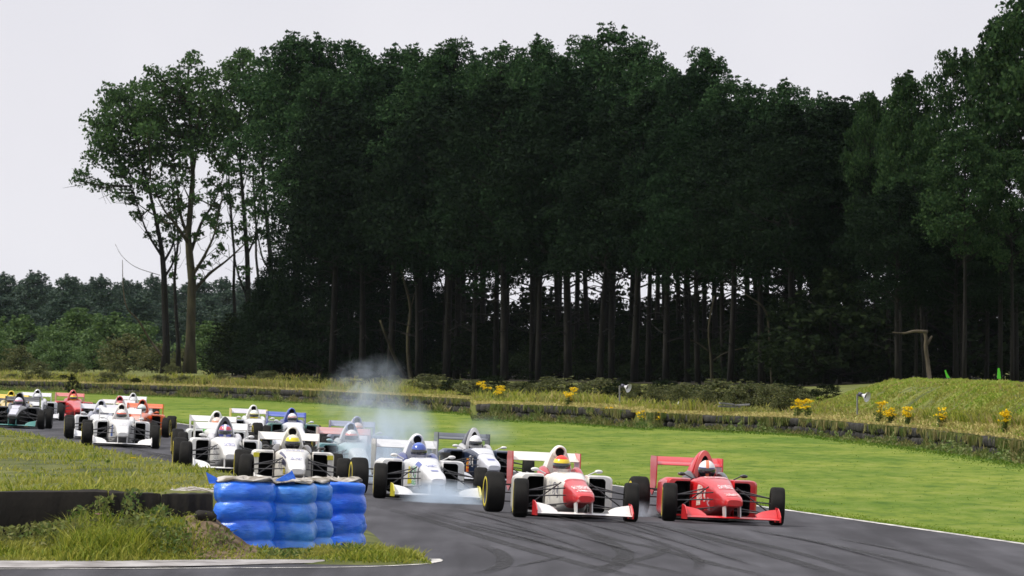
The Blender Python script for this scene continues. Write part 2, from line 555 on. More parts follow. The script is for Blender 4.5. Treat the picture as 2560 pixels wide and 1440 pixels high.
def grid_sheet(name, xs_fn, rows, zfn, mat, smooth=True):
    V = []
    for y in rows:
        X = xs_fn(y)
        V.append(np.stack([X, np.full_like(X, y), zfn(X, np.full_like(X, y))], 1))
    n = len(V[0]); R = len(rows)
    V = np.concatenate(V)
    i, k = np.meshgrid(np.arange(R - 1), np.arange(n - 1), indexing='ij')
    a = (i * n + k).ravel()
    return np_mesh(name, V, np.stack([a, a + 1, a + n + 1, a + n], 1), mat, smooth)


_off = np.concatenate([np.linspace(-60, -14, 24), np.linspace(-13.7, -6, 34), np.linspace(-5.9, 0.6, 80)])
_rows = np.concatenate([np.arange(57.2, 63.5, 0.07), np.arange(63.6, 80, 0.35), np.arange(80.5, 120, 1.0), np.arange(122, 400, 6)])
infield = obj('infield', grid_sheet('infield', lambda y: _off + float(xc(y)), list(_rows), infield_z, M_turf))
tag(infield, kind='structure')
# pale worn kerb strip between the white line and the grass
kx = np.linspace(-30, -1.9, 60)
kin = near_edge(kx) + 0.15
kout = np.interp(kx, [-60, -5.1, -3.0, -1.7], [56.8, 57.2, 57.45, 57.7]) + 0.05
kout = kout + (kin - kout) * sstep(-3.6, -1.9, kx) * 0.95
KV = [(x, y, .016 + .02 * math.sin(x * 3.1) * .2) for x, y in zip(kx, kout)] + [(x, y, .045) for x, y in zip(kx, kin)]
kerb = obj('kerb', py_mesh('kerb', KV, [(i, i + 1, 61 + i, 60 + i) for i in range(59)], M_kerb, True)); tag(kerb, kind='structure')

# bare earth slipping down beside the blue stacks
ex = np.linspace(-3.75, -2.45, 40); ey = np.linspace(58.62, 61.0, 50)
EV = []
for y_ in ey:
    for x_ in ex:
        q_ = math.exp(-((x_ + 3.02) / .36) ** 4 - ((y_ - 59.85) / 1.0) ** 4)
        EV.append((x_, y_, float(infield_z(x_, y_)) - .05 + .066 * min(1, q_ * 3) + .012 * math.sin(x_ * 31 + y_ * 17) * math.sin(y_ * 23 - x_ * 11)))
earth_bank = obj('earth_bank', py_mesh('earth_bank', EV, [(j * 40 + i, j * 40 + i + 1, (j + 1) * 40 + i + 1, (j + 1) * 40 + i) for j in range(49) for i in range(39)], M_earth, True))
tag(earth_bank, kind='structure')

# ------------------------------------------------------------------ grass and weeds (blades as real geometry)
def blades(P, h, w, lean=0.35, seed=1, bend=True):
    """P (n,3) roots; h,w arrays. Each blade is a bent strip of two faces (quad + tip)"""
    r = np.random.default_rng(seed)
    n = len(P)
    h = np.broadcast_to(np.asarray(h, float), (n,)); w = np.broadcast_to(np.asarray(w, float), (n,))
    a = r.uniform(0, 2 * np.pi, n); b = r.uniform(0, 2 * np.pi, n)
    L = lean * h * r.uniform(0.2, 1.3, n)
    side = np.stack([np.cos(a), np.sin(a), np.zeros(n)], 1) * (w / 2)[:, None]
    ln = np.stack([np.cos(b) * L, np.sin(b) * L, np.zeros(n)], 1)
    mid = P + ln * 0.35; mid[:, 2] += h * 0.6
    tip = P + ln; tip[:, 2] += h * r.uniform(0.85, 1.0, n)
    V = np.stack([P - side, P + side, mid + side * 0.75, mid - side * 0.75, tip], 1).reshape(-1, 3)
    i = np.arange(n) * 5
    # quads for the stem, tip as a degenerate-free kite: quad (mid-, mid+, tip) written as a triangle needs its own mesh, so split quad in two tris
    T = np.concatenate([np.stack([i, i + 1, i + 2], 1), np.stack([i, i + 2, i + 3], 1), np.stack([i + 3, i + 2, i + 4], 1)])
    return V, T


def leaves(C, size, seed=1, up=0.35, narrow=0.5):
    """C (n,3) centres -> diamond leaves of random direction"""
    r = np.random.default_rng(seed)
    n = len(C)
    s = np.broadcast_to(np.asarray(size, float), (n,))[:, None]
    d = r.normal(size=(n, 3)); d[:, 2] += up; d /= np.linalg.norm(d, axis=1)[:, None]
    q = r.normal(size=(n, 3)); q -= (q * d).sum(1)[:, None] * d; q /= np.linalg.norm(q, axis=1)[:, None]
    V = np.stack([C - d * s * 0.5, C + q * s * narrow * 0.5, C + d * s * 0.5, C - q * s * narrow * 0.5], 1).reshape(-1, 3)
    i = np.arange(n) * 4
    return V, np.stack([i, i + 1, i + 2, i + 3], 1)


M_grass_green = leaf_mat('grass_blade', [(0.11, 0.17, 0.018), (0.24, 0.29, 0.028), (0.40, 0.39, 0.07)], 0.4, 0.6, 1.1, (0.38, 0.35, 0.09))
M_grass_lawn = leaf_mat('lawn_blade', [(0.135, 0.22, 0.016), (0.17, 0.26, 0.02), (0.215, 0.30, 0.03)], 0.35)
M_grass_dry = leaf_mat('dry_grass', [(0.24, 0.18, 0.07), (0.42, 0.34, 0.14), (0.20, 0.23, 0.05)], 0.35, 0.6, 0.5, (0.15, 0.21, 0.035))
M_weed = leaf_mat('weed_leaf', [(0.05, 0.10, 0.022), (0.10, 0.16, 0.03), (0.20, 0.21, 0.06)], 0.35, 0.4, 0.9, (0.24, 0.20, 0.08))
M_petal = leaf_mat('yellow_petal', [(0.78, 0.52, 0.005), (0.88, 0.68, 0.02)], 0.25)
M_petal_pink = leaf_mat('pink_petal', [(0.6, 0.2, 0.4), (0.7, 0.35, 0.5)], 0.25)


M_weed_light = leaf_mat('leafy_weed', [(0.06, 0.12, 0.025), (0.11, 0.18, 0.035), (0.24, 0.27, 0.10)], 0.3, 0.4, 0.8, (0.20, 0.18, 0.07))
M_fringe = leaf_mat('unmown_blade', [(0.07, 0.14, 0.015), (0.11, 0.20, 0.02), (0.18, 0.25, 0.035)], 0.35)
M_mound = leaf_mat('mound_blade', [(0.15, 0.27, 0.022), (0.25, 0.37, 0.035), (0.40, 0.42, 0.09)], 0.4, 0.5, 0.8, (0.34, 0.25, 0.10))
M_turf_edge = leaf_mat('straw_turf', [(0.40, 0.34, 0.12), (0.56, 0.47, 0.19), (0.32, 0.34, 0.08)], 0.3)
M_wallweed = leaf_mat('wall_weed', [(0.07, 0.10, 0.025), (0.17, 0.17, 0.055), (0.32, 0.26, 0.12)], 0.35, 0.6, 0.7, (0.10, 0.17, 0.03))


def stuff(name, V, T, mat, label, cat):
    o = obj(name, np_mesh(name, V, T, mat))
    return tag(o, label, cat, kind='stuff')


# tall weeds in front of the black belting and round the blue stacks
r = np.random.default_rng(5)
N = 26000
X = r.uniform(-6.6, -0.6, N); E = r.uniform(0.02, 1, N) ** 1.0
Y = near_edge(X) + 0.02 + E * np.where(X < -2.7, 2.55, 2.2)
ok = (-offs(X, Y) - 0.25 - 0.75 * (1 - sstep(60, 72, Y))) > 0.02
bare = (np.exp(-((X + 3.05) / 0.42) ** 2 - ((Y - 59.9) / 0.85) ** 2) > 0.45)
ok &= ~(bare & (r.uniform(0, 1, N) < 0.62))
ok &= ~((X > -3.2) & (X < -2.0) & (Y > 59.75) & (Y < 62.8))
clump = fbm(X, Y, 2.6)
ok &= r.uniform(-1.0, 0.9, N) < clump + 0.45
X, Y, clump = X[ok], Y[ok], clump[ok]
P = np.stack([X, Y, infield_z(X, Y) - 0.02], 1)
tall = np.where(X < -3.2, np.where((X < -3.75) & (X > -4.6), 0.24, 0.12), np.where(X < -1.7, 0.075, 0.11)) * (0.55 + 0.6 * np.clip(clump + 0.4, 0, 1.3)) * (0.35 + 0.65 * sstep(0.0, 0.7, Y - near_edge(X)))
V, T = blades(P, tall * r.uniform(0.5, 1.4, len(X)), r.uniform(0.010, 0.024, len(X)), 0.75, 3)
stuff('rough_grass', V, T, M_grass_green, 'rough green and straw grass in front of the black belting and blue stacks', 'grass')
# broad-leaved weeds climbing the belting
pts = []
for cx, cy, hh, sp, k in [(-6.2, 60.2, .38, .5, 500), (-5.75, 60.5, .5, .3, 420), (-5.3, 60.2, .18, .4, 300), (-4.95, 60.4, .20, .3, 300), (-4.52, 60.5, .36, .16, 260),
                          (-4.3, 60.55, .46, .18, 300), (-4.0, 60.55, .50, .14, 240), (-3.72, 60.4, .22, .2, 200), (-5.5, 59.5, .18, .6, 400), (-4.6, 59.6, .28, .5, 480),
                          (-3.9, 59.4, .25, .4, 400), (-3.45, 59.0, .18, .35, 300), (-1.7, 59.5, .10, .3, 160), (-2.3, 59.1, .06, .3, 140), (-3.0, 59.3, .10, .3, 160)]:
    q = r.normal(size=(k, 3)) * [sp * .55, .22, 1]
    zz = np.abs(r.uniform(0, 1, k)) ** 0.8 * hh
    x = cx + q[:, 0] * (1.1 - 0.6 * zz / hh); y = cy + q[:, 1] * .8
    pts.append(np.stack([x, y, infield_z(x, y) + zz], 1))
C = np.concatenate(pts)
V, T = leaves(C, r.uniform(0.03, 0.085, len(C)), 8, 0.6, 0.45)
stuff('weeds', V, T, M_weed, 'leafy green weeds climbing up the black rubber belting', 'weeds')
# longer grass on top of the island
N = 60000
Dp = 61.1 + (r.uniform(0, 1, N) ** 2.0) * 68
OF = -r.uniform(0.2, 1, N) ** 1.5 * 11 - 0.25
X = OF + xc(Dp); Y = Dp
ok = (X > -0.10 * Y) & ~((X > -3.0) & (Y < 66)) & ~((X > -3.7) & (Y < 63.5))
ok &= r.uniform(-0.95, 0.9, N) < fbm(X, Y, 1.6) + 0.6
X, Y = X[ok], Y[ok]
cl = fbm(X, Y, 1.1)
P = np.stack([X, Y, infield_z(X, Y) - 0.02], 1)
V, T = blades(P, np.clip(0.05 + 0.065 * cl, 0.02, 0.17) * r.uniform(0.5, 1.5, len(X)), r.uniform(0.012, 0.03, len(X)), 0.8, 4)
stuff('island_grass', V, T, M_grass_green, 'tufted yellow-green grass on top of the island behind the black belting', 'grass')
# mown lawn beyond the track
N = 70000
PX = r.uniform(150, 2700, N); PY = r.uniform(1000, 1375, N)
D = F * (HCAM + 0.36) / (PY - YH)
X = (PX - 1280) / F * D
ok = (offs(X, D) > 9.02 + 0.05 * fbm(D * 0, D, 1.0)) & (r.uniform(0, 1, N) < 0.12)
X, Y = X[ok], D[ok]
LAWN = (X, Y)
# a denser fringe along the track edge
Ye = 66 + r.uniform(0, 1, 26000) ** 1.5 * 150; Xe = 9.0 + np.abs(r.normal(size=26000)) * 0.22 + xc(Ye)
X = np.concatenate([X, Xe]); Y = np.concatenate([Y, Ye])

# ------------------------------------------------------------------ outer bank line (tyre wall) as pixel rows
WALL = np.array([(-3500, 940), (-800, 962), (0, 975), (178, 979), (186, 983), (500, 994), (800, 1008), (1176, 1035), (1181, 1048), (1400, 1056), (1622, 1072),
                 (1640, 1070), (2000, 1086), (2300, 1118), (2560, 1156), (3300, 1262), (5200, 1420)], float)


def wall_d(px):
    py = np.interp(px, WALL[:, 0], WALL[:, 1])
    return F * (HCAM + 0.36) / (py - YH)


def wall_k(px):                        # how far one steps away from the wall per metre of depth
    return np.interp(px, [-800, 180, 190, 1170, 1185, 1620, 1640, 1950, 2100, 2600], [.2, .2, .175, .18, .25, .25, .35, .3, .15, .13])


def wall_pt(px):
    d = float(wall_d(px)); return Vector(((px - 1280) / F * d, d, -0.36))


pxs = (X / Y) * F + 1280
ok = Y < wall_d(pxs) + 0.3
X, Y = X[ok], Y[ok]
P = np.stack([X, Y, G(X, Y) - 0.01], 1)
V, T = blades(P, r.uniform(0.008, 0.030, len(X)) * (0.8 + 0.5 * Y / 150), r.uniform(0.012, 0.024, len(X)) * (0.6 + 0.6 * Y / 100), 0.9, 6)
stuff('lawn_grass', V, T, M_grass_lawn, 'short bright green mown grass between the track and the low tyre wall', 'grass')


# ------------------------------------------------------------------ verge terrain behind the wall, with the grassy mound at the right
def verge_z(px, t):
    px = np.asarray(px, float); t = np.asarray(t, float)
    top = 0.20 - 0.08 * sstep(1500, 1700, px)
    z = -0.36 + (top + 0.36) * sstep(0.28, 0.62, t * wall_k(px)) + (0.42 - top) * sstep(6, 45, t)
    A = 0.98 * sstep(1940, 2300, px) + 0.16 * sstep(2330, 2600, px)
    A = A * (0.93 + 0.07 * np.cos(px / 120.0))
    m = A * sstep(2.0, 15, t) * (1 - 0.75 * sstep(26, 50, t))
    A2 = 0.10 * np.exp(-((px - 1480) / 130.0) ** 2) * sstep(1, 4, t) * (1 - sstep(10, 20, t))
    x = (px - 1280) / F * (wall_d(px) + t)
    return z + m + A2 + 0.025 * fbm(x * 1.0, t * 1.0, 0.45) * sstep(0.5, 3, t)


_px = np.concatenate([np.linspace(-3500, -300, 20), np.linspace(-280, 2900, 200), np.linspace(3000, 5200, 12)])
_L = np.array([-.2, .1, .26, .34, .42, .5, .58, .66, .73, .8, .9, 1.0, 1.15, 1.3, 1.5, 1.7, 1.95, 2.2, 2.5, 2.8, 3.1, 3.4])
Vv = []
for px in _px:
    t0_ = _L / float(wall_k(px))
    _t = np.concatenate([t0_, t0_[-1] + (60 - t0_[-1]) * np.array([.1, .2, .32, .45, .6, .8, 1.0]), [80, 120, 200, 400, 900, 1600, 2300]])
    d = wall_d(px) + _t
    Vv.append(np.stack([(px - 1280) / F * d, d, verge_z(np.full_like(_t, px), _t)], 1))
Vv = np.concatenate(Vv); n = len(_t)
i, k = np.meshgrid(np.arange(len(_px) - 1), np.arange(n - 1), indexing='ij'); a = (i * n + k).ravel()
M_verge = rough_mat('verge_ground', (0.055, 0.07, 0.018), (0.17, 0.19, 0.035), 0.9, 0.95, 0.8, 8)
verge = obj('verge', np_mesh('verge', Vv, np.stack([a, a + n, a + n + 1, a + 1], 1), M_verge, True))
tag(verge, kind='structure')


def vpt(px, t):
    d = float(wall_d(px)) + t
    return Vector(((px - 1280) / F * d, d, float(verge_z(px, t))))


def verge_at_row(px, py):
    """the point of the verge seen at a photo pixel"""
    for t in np.arange(0.3, 120, 0.2):
        p = vpt(px, t)
        if YH + (HCAM - p.z) * F / p.y <= py: return p, t
    return vpt(px, 120), 120


# ------------------------------------------------------------------ tyre walls
def torus_mesh(name, R=0.30, hw=0.135, seg=14, mat=None):
    prof = [(R - .13, -hw * .8), (R - .03, -hw), (R, -hw * .55), (R + .004, 0), (R, hw * .55), (R - .03, hw), (R - .13, hw * .8), (R - .11, 0)]
    V, Fc = [], []
    m = len(prof)
    for s in range(seg):
        a = 2 * math.pi * s / seg
        for rr, z in prof: V.append((rr * math.cos(a), rr * math.sin(a), z))
    for s in range(seg):
        s2 = (s + 1) % seg
        for k in range(m):
            k2 = (k + 1) % m
            Fc.append((s * m + k, s2 * m + k, s2 * m + k2, s * m + k2))
    return py_mesh(name, V, Fc, mat, True)


M_oldtyre = rough_mat('old_tyre_rubber', (0.012, 0.012, 0.012), (0.045, 0.043, 0.040), 2.0, 0.85, 0.4, 30)
ME_tyre = torus_mesh('wall_tyre', mat=M_oldtyre)


def wall_run(px0, px1, z_tyre, label, gap=0.0, lean=0.0):
    P0 = wall_pt(px0)
    root = empty('tyre_wall', P0)
    tag(root, label, 'tyre wall')
    path = [wall_pt(p) for p in np.linspace(px0, px1, 80)]
    acc, last, cnt = 0.0, path[0], 0
    step = 0.60
    d_next = 0.3
    nb = Vector((0, 0, 0))
    for a_, b_ in zip(path[:-1], path[1:]):
        L = (b_ - a_).length
        while d_next <= acc + L:
            q = a_.lerp(b_, (d_next - acc) / L)
            tg = (b_ - a_).normalized(); nb = Vector((-tg.y, tg.x, 0))       # away from the track
            if nb.x < 0: nb = -nb
            q = q + nb * 0.32
            for lv in range(2):
                o = bpy.data.objects.new('tyre', ME_tyre)
                link(o, root)
                o.location = Vector((q.x + random.uniform(-.04, .04), q.y + random.uniform(-.07, .07), q.z + z_tyre * (0.5 + lv) - .01)) - P0
                o.scale = (random.uniform(.95, 1.06), random.uniform(.95, 1.06), z_tyre / .27 * .98)
                o.rotation_euler = (random.uniform(-.05, .05), random.uniform(-.05, .05), random.uniform(0, 6))
            d_next += step * random.uniform(0.98, 1.08)
            cnt += 1
        acc += L
    return root


wall_run(-40, 176, 0.28, 'far stretch of low tyre wall behind the leftmost black and white cars')
wall_run(188, 640, 0.28, 'left stretch of overgrown low tyre wall between dark bush and smoke')
wall_run(641, 1174, 0.28, 'stretch of overgrown low tyre wall behind the blue-grey smoke plume')
wall_run(1183, 1560, 0.28, 'nearer stretch of mossy tyre wall below the ragwort, behind the dark navy car')
wall_run(1646, 2700, 0.235, 'long black tyre wall with grass along its top at the foot of the mound')

# grass along the wall: dry turf on top, weeds and hanging stems in front
def along(n, a, b, rr): return rr.uniform(a, b, n)


r = np.random.default_rng(21)
N = 30000
px = r.uniform(-60, 2680, N); t = r.uniform(0.30, 1.0, N) / wall_k(px)
d = wall_d(px) + t
P = np.stack([(px - 1280) / F * d, d, np.maximum(verge_z(px, t), 0.10 - 0.08 * sstep(1500, 1700, px) + .05)], 1)
V, T = blades(P, r.uniform(0.04, 0.13, N), r.uniform(0.03, 0.07, N), 1.0, 9)
stuff('turf_edge', V, T, M_turf_edge, 'pale straw-coloured turf along the top of the low tyre wall', 'grass')
N = 30000
px = r.uniform(-60, 2680, N)
keep = r.uniform(-1, 1, N) < fbm(px / 19.0, px / 41.0) * 1.6 + 0.10
keep |= (px > 1185) & (px < 1640) & (r.uniform(0, 1, N) < 0.35)
px = px[keep]; lat = r.uniform(-.02, 0.38, len(px)); t = -lat / wall_k(px)
d = wall_d(px) + t
P = np.stack([(px - 1280) / F * d, d, np.full(len(px), -0.37)], 1)
hh = (0.27 + 0.20 * fbm(px / 13.0, px / 29.0)) * (1 - 1.2 * np.clip(lat, 0, 1)) * (1.15 - .5 * sstep(1640, 1760, px))
V, T = blades(P, np.clip(hh, .05, .5) * r.uniform(.4, 1.3, len(px)), r.uniform(0.03, 0.07, len(px)), 0.7, 10)
stuff('wall_weeds', V, T, M_wallweed, 'green and brown weeds growing up the face of the low tyre wall', 'weeds')
N = 22000
px = r.uniform(-60, 2680, N)
keep = r.uniform(-1, 1, N) < fbm(px / 21.0 + 5, px / 13.0) * 1.6 - 0.28
px = px[keep]; n_ = len(px); d = wall_d(px) + r.uniform(-.04, .12, n_) / wall_k(px)
P = np.stack([(px - 1280) / F * d, d, .19 - 0.09 * sstep(1500, 1700, px) + r.uniform(-.03, .03, n_)], 1)
V, T = blades(P, -np.clip(.20 + .16 * fbm(px / 9.0, px / 23.0), .05, .5) * r.uniform(.5, 1.3, n_), r.uniform(0.03, 0.065, n_), 0.25, 12)
stuff('hanging_grass', V, T, M_wallweed, 'dry grass hanging down over the face of the tyre wall', 'grass')
# rough growth on the verge
N = 60000
px = r.uniform(-80, 2680, N); t = 0.75 / wall_k(px) + r.uniform(0, 1, N) ** 1.6 * np.where(px > 2000, 14, 34)
_X = (px - 1280) / F * (wall_d(px) + t)
keep = r.uniform(-1, 1, N) < fbm(_X * 1.3, t * .5) + 0.55
keep &= ~((px > 1990) & (t > 7) & (r.uniform(0, 1, N) < .3))
px, t = px[keep], t[keep]; n_ = len(px); _X = _X[keep]
mound = sstep(1990, 2150, px) * sstep(6, 9, t)
hgt = (0.12 + 0.30 * np.clip(fbm(_X * .7 + 2, t * .25) + .35, 0, 1)) * (1 - 0.75 * mound)
d = wall_d(px) + t
P = np.stack([(px - 1280) / F * d, d, verge_z(px, t) - 0.02], 1)
sel = r.uniform(0, 1, n_) < 0.45 + 0.5 * fbm(_X * .45, t * .2)
V, T = blades(P[sel], (hgt * r.uniform(.5, 1.4, n_))[sel], r.uniform(.03, .07, sel.sum()), 0.6, 14)
stuff('verge_grass', V, T, M_grass_dry, 'dry straw grass on the rough verge behind the tyre wall', 'grass')
V, T = blades(P[~sel], (hgt * r.uniform(.5, 1.4, n_))[~sel], r.uniform(.03, .07, (~sel).sum()), 0.6, 15)
stuff('verge_weeds', V, T, M_grass_green, 'green rough grass and weeds on the verge and the mound', 'weeds')


# leafy growth at the foot of the wall and a ragged unmown fringe in front of it
N = 16000
px = r.uniform(-60, 2680, N); lat = r.uniform(0.0, .5, N)
cl_ = fbm(px / 15.0 + 40, px / 33.0)
keep = r.uniform(-1, 1, N) < cl_ * 1.5 - .1
px, lat, cl_ = px[keep], lat[keep], cl_[keep]; d = wall_d(px) - lat / wall_k(px)
C = np.stack([(px - 1280) / F * d, d, -.36 + r.uniform(0, 1, len(px)) * np.clip(.10 + .34 * cl_, .04, .42) * (1 - lat)], 1)
V, T = leaves(C, r.uniform(.05, .13, len(C)), 31, .5, .55)
stuff('wall_leaves', V, T, M_weed_light, 'leafy weeds massed at the foot of the low tyre wall', 'weeds')
N = 26000
px = r.uniform(-60, 2680, N); lat = np.abs(r.normal(size=N)) * .55
d = wall_d(px) - lat / wall_k(px); X_ = (px - 1280) / F * d
P = np.stack([X_, d, np.full(N, -.365)], 1)
V, T = blades(P, (r.uniform(.02, .10, N) * np.clip(1.1 - lat * .6, .3, 1.2)), r.uniform(.02, .05, N), .8, 33)
stuff('unmown_fringe', V, T, M_fringe, 'longer darker grass left unmown along the tyre wall', 'grass')
# short grass over the mound
N = 60000
px = r.uniform(1940, 2700, N); t = r.uniform(4, 27, N)
d = wall_d(px) + t; X_ = (px - 1280) / F * d
keep = r.uniform(-1, 1, N) < fbm(X_ * 1.1, d * .9) + .5
px, t, d, X_ = px[keep], t[keep], d[keep], X_[keep]
P = np.stack([X_, d, verge_z(px, t) - .02], 1)
V, T = blades(P, r.uniform(.02, .085, len(px)) * (1 + .9 * fbm(X_ * 2.1, d * 1.3)), r.uniform(.03, .07, len(px)), .9, 35)
stuff('mound_grass', V, T, M_mound, 'tufted green and brown grass over the mound at the right', 'grass')


# ------------------------------------------------------------------ ragwort and other plants one can pick out
def ragwort(px, py, width_px, label, heads=None, seed=0):
    rr = np.random.default_rng(100 + seed)
    # the heads are seen at row py; the roots stand about 0.7 m lower on the verge
    best = None
    for t in np.arange(0.4, 60, 0.3):
        p = vpt(px, t)
        row = YH + (HCAM - (p.z + 0.46)) * F / p.y
        if row <= py: best = (p, t); break
    p = best[0] if best else vpt(px, 20)
    s = F / p.y
    w = width_px / s / 2 * (.72 if px > 1900 else .9)
    root = empty('ragwort', p)
    tag(root, label, 'ragwort', 'yellow ragwort clumps on the verge')
    nst = max(5, int(w * 26))
    mb = MB(); H = []
    for _ in range(nst):
        bx, by = rr.normal() * w * .35, rr.normal() * w * .3
        tx, ty, tz = bx + rr.normal() * w * .45, by + rr.normal() * w * .4, rr.uniform(.22, .54)
        mb.tube([(bx, by, -.05), ((bx + tx) / 2, (by + ty) / 2, tz * .6), (tx, ty, tz)], [.012, .010, .006], 4)
        for _k in range(5): H.append((tx + rr.normal() * .06, ty + rr.normal() * .06, tz + rr.uniform(-.03, .05)))
    obj('stems', mb.mesh('ragwort_stems', M_weed), root)['kind'] = 'stuff'
    H = np.array(H)
    C = np.repeat(H, 10, 0) + rr.normal(size=(len(H) * 10, 3)) * [.03, .03, .012]
    V, T = leaves(C, rr.uniform(.03, .06, len(C)), seed + 1, 0.0, 0.9)
    obj('flower_heads', np_mesh('ragwort_flowers', V, T, M_petal), root)['kind'] = 'stuff'
    C = np.stack([rr.normal(size=140) * w * .5, rr.normal(size=140) * w * .4, rr.uniform(.03, .30, 140)], 1)
    V, T = leaves(C, rr.uniform(.05, .12, 140), seed + 2, 0.4, 0.4)
    obj('leaves', np_mesh('ragwort_leaves', V, T, M_weed), root)['kind'] = 'stuff'
    return root


for i, (px, py, w, lab) in enumerate([
        (1206, 962, 42, 'left of the two bright ragwort clumps above the middle tyre wall'),
        (1250, 970, 46, 'broad right-hand ragwort clump of the bright pair above the middle tyre wall'),
        (1438, 970, 26, 'small ragwort clump between the bright pair and the left loudspeaker'),
        (1422, 990, 14, 'single yellow ragwort head in the grass left of the left loudspeaker'),
        (1655, 1046, 22, 'ragwort growing at the rounded end of the black tyre wall'),
        (1606, 1032, 14, 'thin ragwort in dry grass left of the black tyre wall end'),
        (1523, 1028, 14, 'small ragwort at the edge of the bank below the left loudspeaker'),
        (1995, 1010, 30, 'ragwort clump at the left foot of the mound'),
        (2020, 1014, 34, 'large ragwort clump at the foot of the mound left of the right loudspeaker'),
        (2200, 1018, 38, 'ragwort clump just right of the right loudspeaker'),
        (2226, 1026, 24, 'lower ragwort clump right of the right loudspeaker'),
        (2270, 1028, 24, 'first of the pale ragwort clumps along the right mound'),
        (2352, 1028, 26, 'tall ragwort clump in dry grass at the middle of the right mound'),
        (2512, 1036, 22, 'lone ragwort at the far right of the mound')]):
    ragwort(px, py, w, lab, seed=i * 7)


def dandelion(px, py, d, z, label, mat=M_petal):
    p = at(px, d, z); top = zpix(py, d)
    root = empty('flower', p); tag(root, label, 'flower')
    mb = MB(); mb.tube([(0, 0, 0), (.01, 0, (top - z) * .6), (0, 0, top - z)], .004, 5)
    obj('stem', mb.mesh('flower_stem', M_weed), root)
    mb = MB()
    k = 9
    for j in range(k):
        a = 2 * math.pi * j / k
        c, s_ = math.cos(a), math.sin(a)
        mb.add([(0, 0, top - z), (c * .03 - s_ * .012, s_ * .03 + c * .012, top - z + .012), (c * .042, s_ * .042, top - z + .004), (c * .03 + s_ * .012, s_ * .03 - c * .012, top - z + .012)], [(0, 1, 2, 3)])
    obj('flower_head', mb.mesh('flower_head', mat), root)['kind'] = 'stuff'


dandelion(362, 1361, 59.4, float(infield_z(-3.79, 59.4)), 'yellow flower in the weeds below the black belting')
dandelion(333, 1145, 82, float(infield_z((333 - 1280) / F * 82, 82)), 'yellow flower on the island in front of the asphalt')
dandelion(247, 1286, 60.3, float(infield_z(-4.33, 60.3)), 'small pink flower in front of the black belting', M_petal_pink)
# ------------------------------------------------------------------ black belting and blue wrapped tyre stacks of the island
M_belt = rough_mat('black_rubber_belt', (0.005, 0.0045, 0.004), (0.022, 0.018, 0.014), 1.8, 0.75, 0.4, 25, stretch=(1, 1, .5))
for (pa, pb, d, zt, zb, lab, tilt) in [
        (-150, 268, 60.90, .69, .10, 'long left length of black rubber belting holding the island grass', 0.02),
        (272, 402, 60.94, .675, .12, 'middle length of black rubber belting hidden behind tall weeds', -0.03),
        (405, 531, 60.86, .665, .22, 'short black rubber belting block next to the blue tyre stacks', 0.01)]:
    x0, x1 = at(pa, d).x, at(pb, d).x
    cx = (x0 + x1) / 2; hw = (x1 - x0) / 2
    root_loc = Vector((cx, d, zb))
    loops = []
    N = 14
    for i in range(N + 1):
        u = -1 + 2 * i / N
        bulge = 0.008 * math.sin(i * 1.9 + pa) + 0.010 * math.sin(i * 0.7)
        dz = 0.005 * math.sin(i * 1.3 + pb) + tilt * u * .6
        e = 0.015 if abs(u) == 1 else 0.0
        h = zt - zb
        sec = [(0.02 + e, 0), (-0.05 + bulge + e, 0.01), (-0.075 + bulge + e, h * .35), (-0.07 + bulge + e, h * .8), (-0.058 + bulge + e, h * .975 - e * .3), (0.0, h + dz - e * .5), (0.10, h + dz - .01 - e * .5), (0.16 - e, h * .9), (0.16 - e, 0)]
        loops.append([(u * hw, y, z) for y, z in sec])
    mb = MB(); mb.loft(loops)
    o = obj('rubber_belting', mb.mesh('rubber_belting', M_belt, angle=50)); o.location = root_loc
    tag(o, lab, 'belting')
# loose rubber block lying on the dirt
mb = MB(); L = []
for i in range(9):
    u = -1 + i / 4
    rr_ = 0.065 * (1 - 0.35 * abs(u) ** 6)
    L.append([(u * .11, rr_ * 1.1 * math.cos(a) * (1 + .1 * math.sin(3 * a)), .055 + rr_ * math.sin(a)) for a in np.linspace(0, 2 * math.pi, 12, endpoint=False)])
mb.loft(L)
o = obj('rubber_block', mb.mesh('rubber_block', M_belt, angle=50)); o.location = at(512, 59.75, float(infield_z(at(512, 59.75).x, 59.75)) - .01)
o.rotation_euler = (0, .15, .25)
tag(o, 'loose black rubber block lying on bare earth left of the blue stacks', 'rubber block')


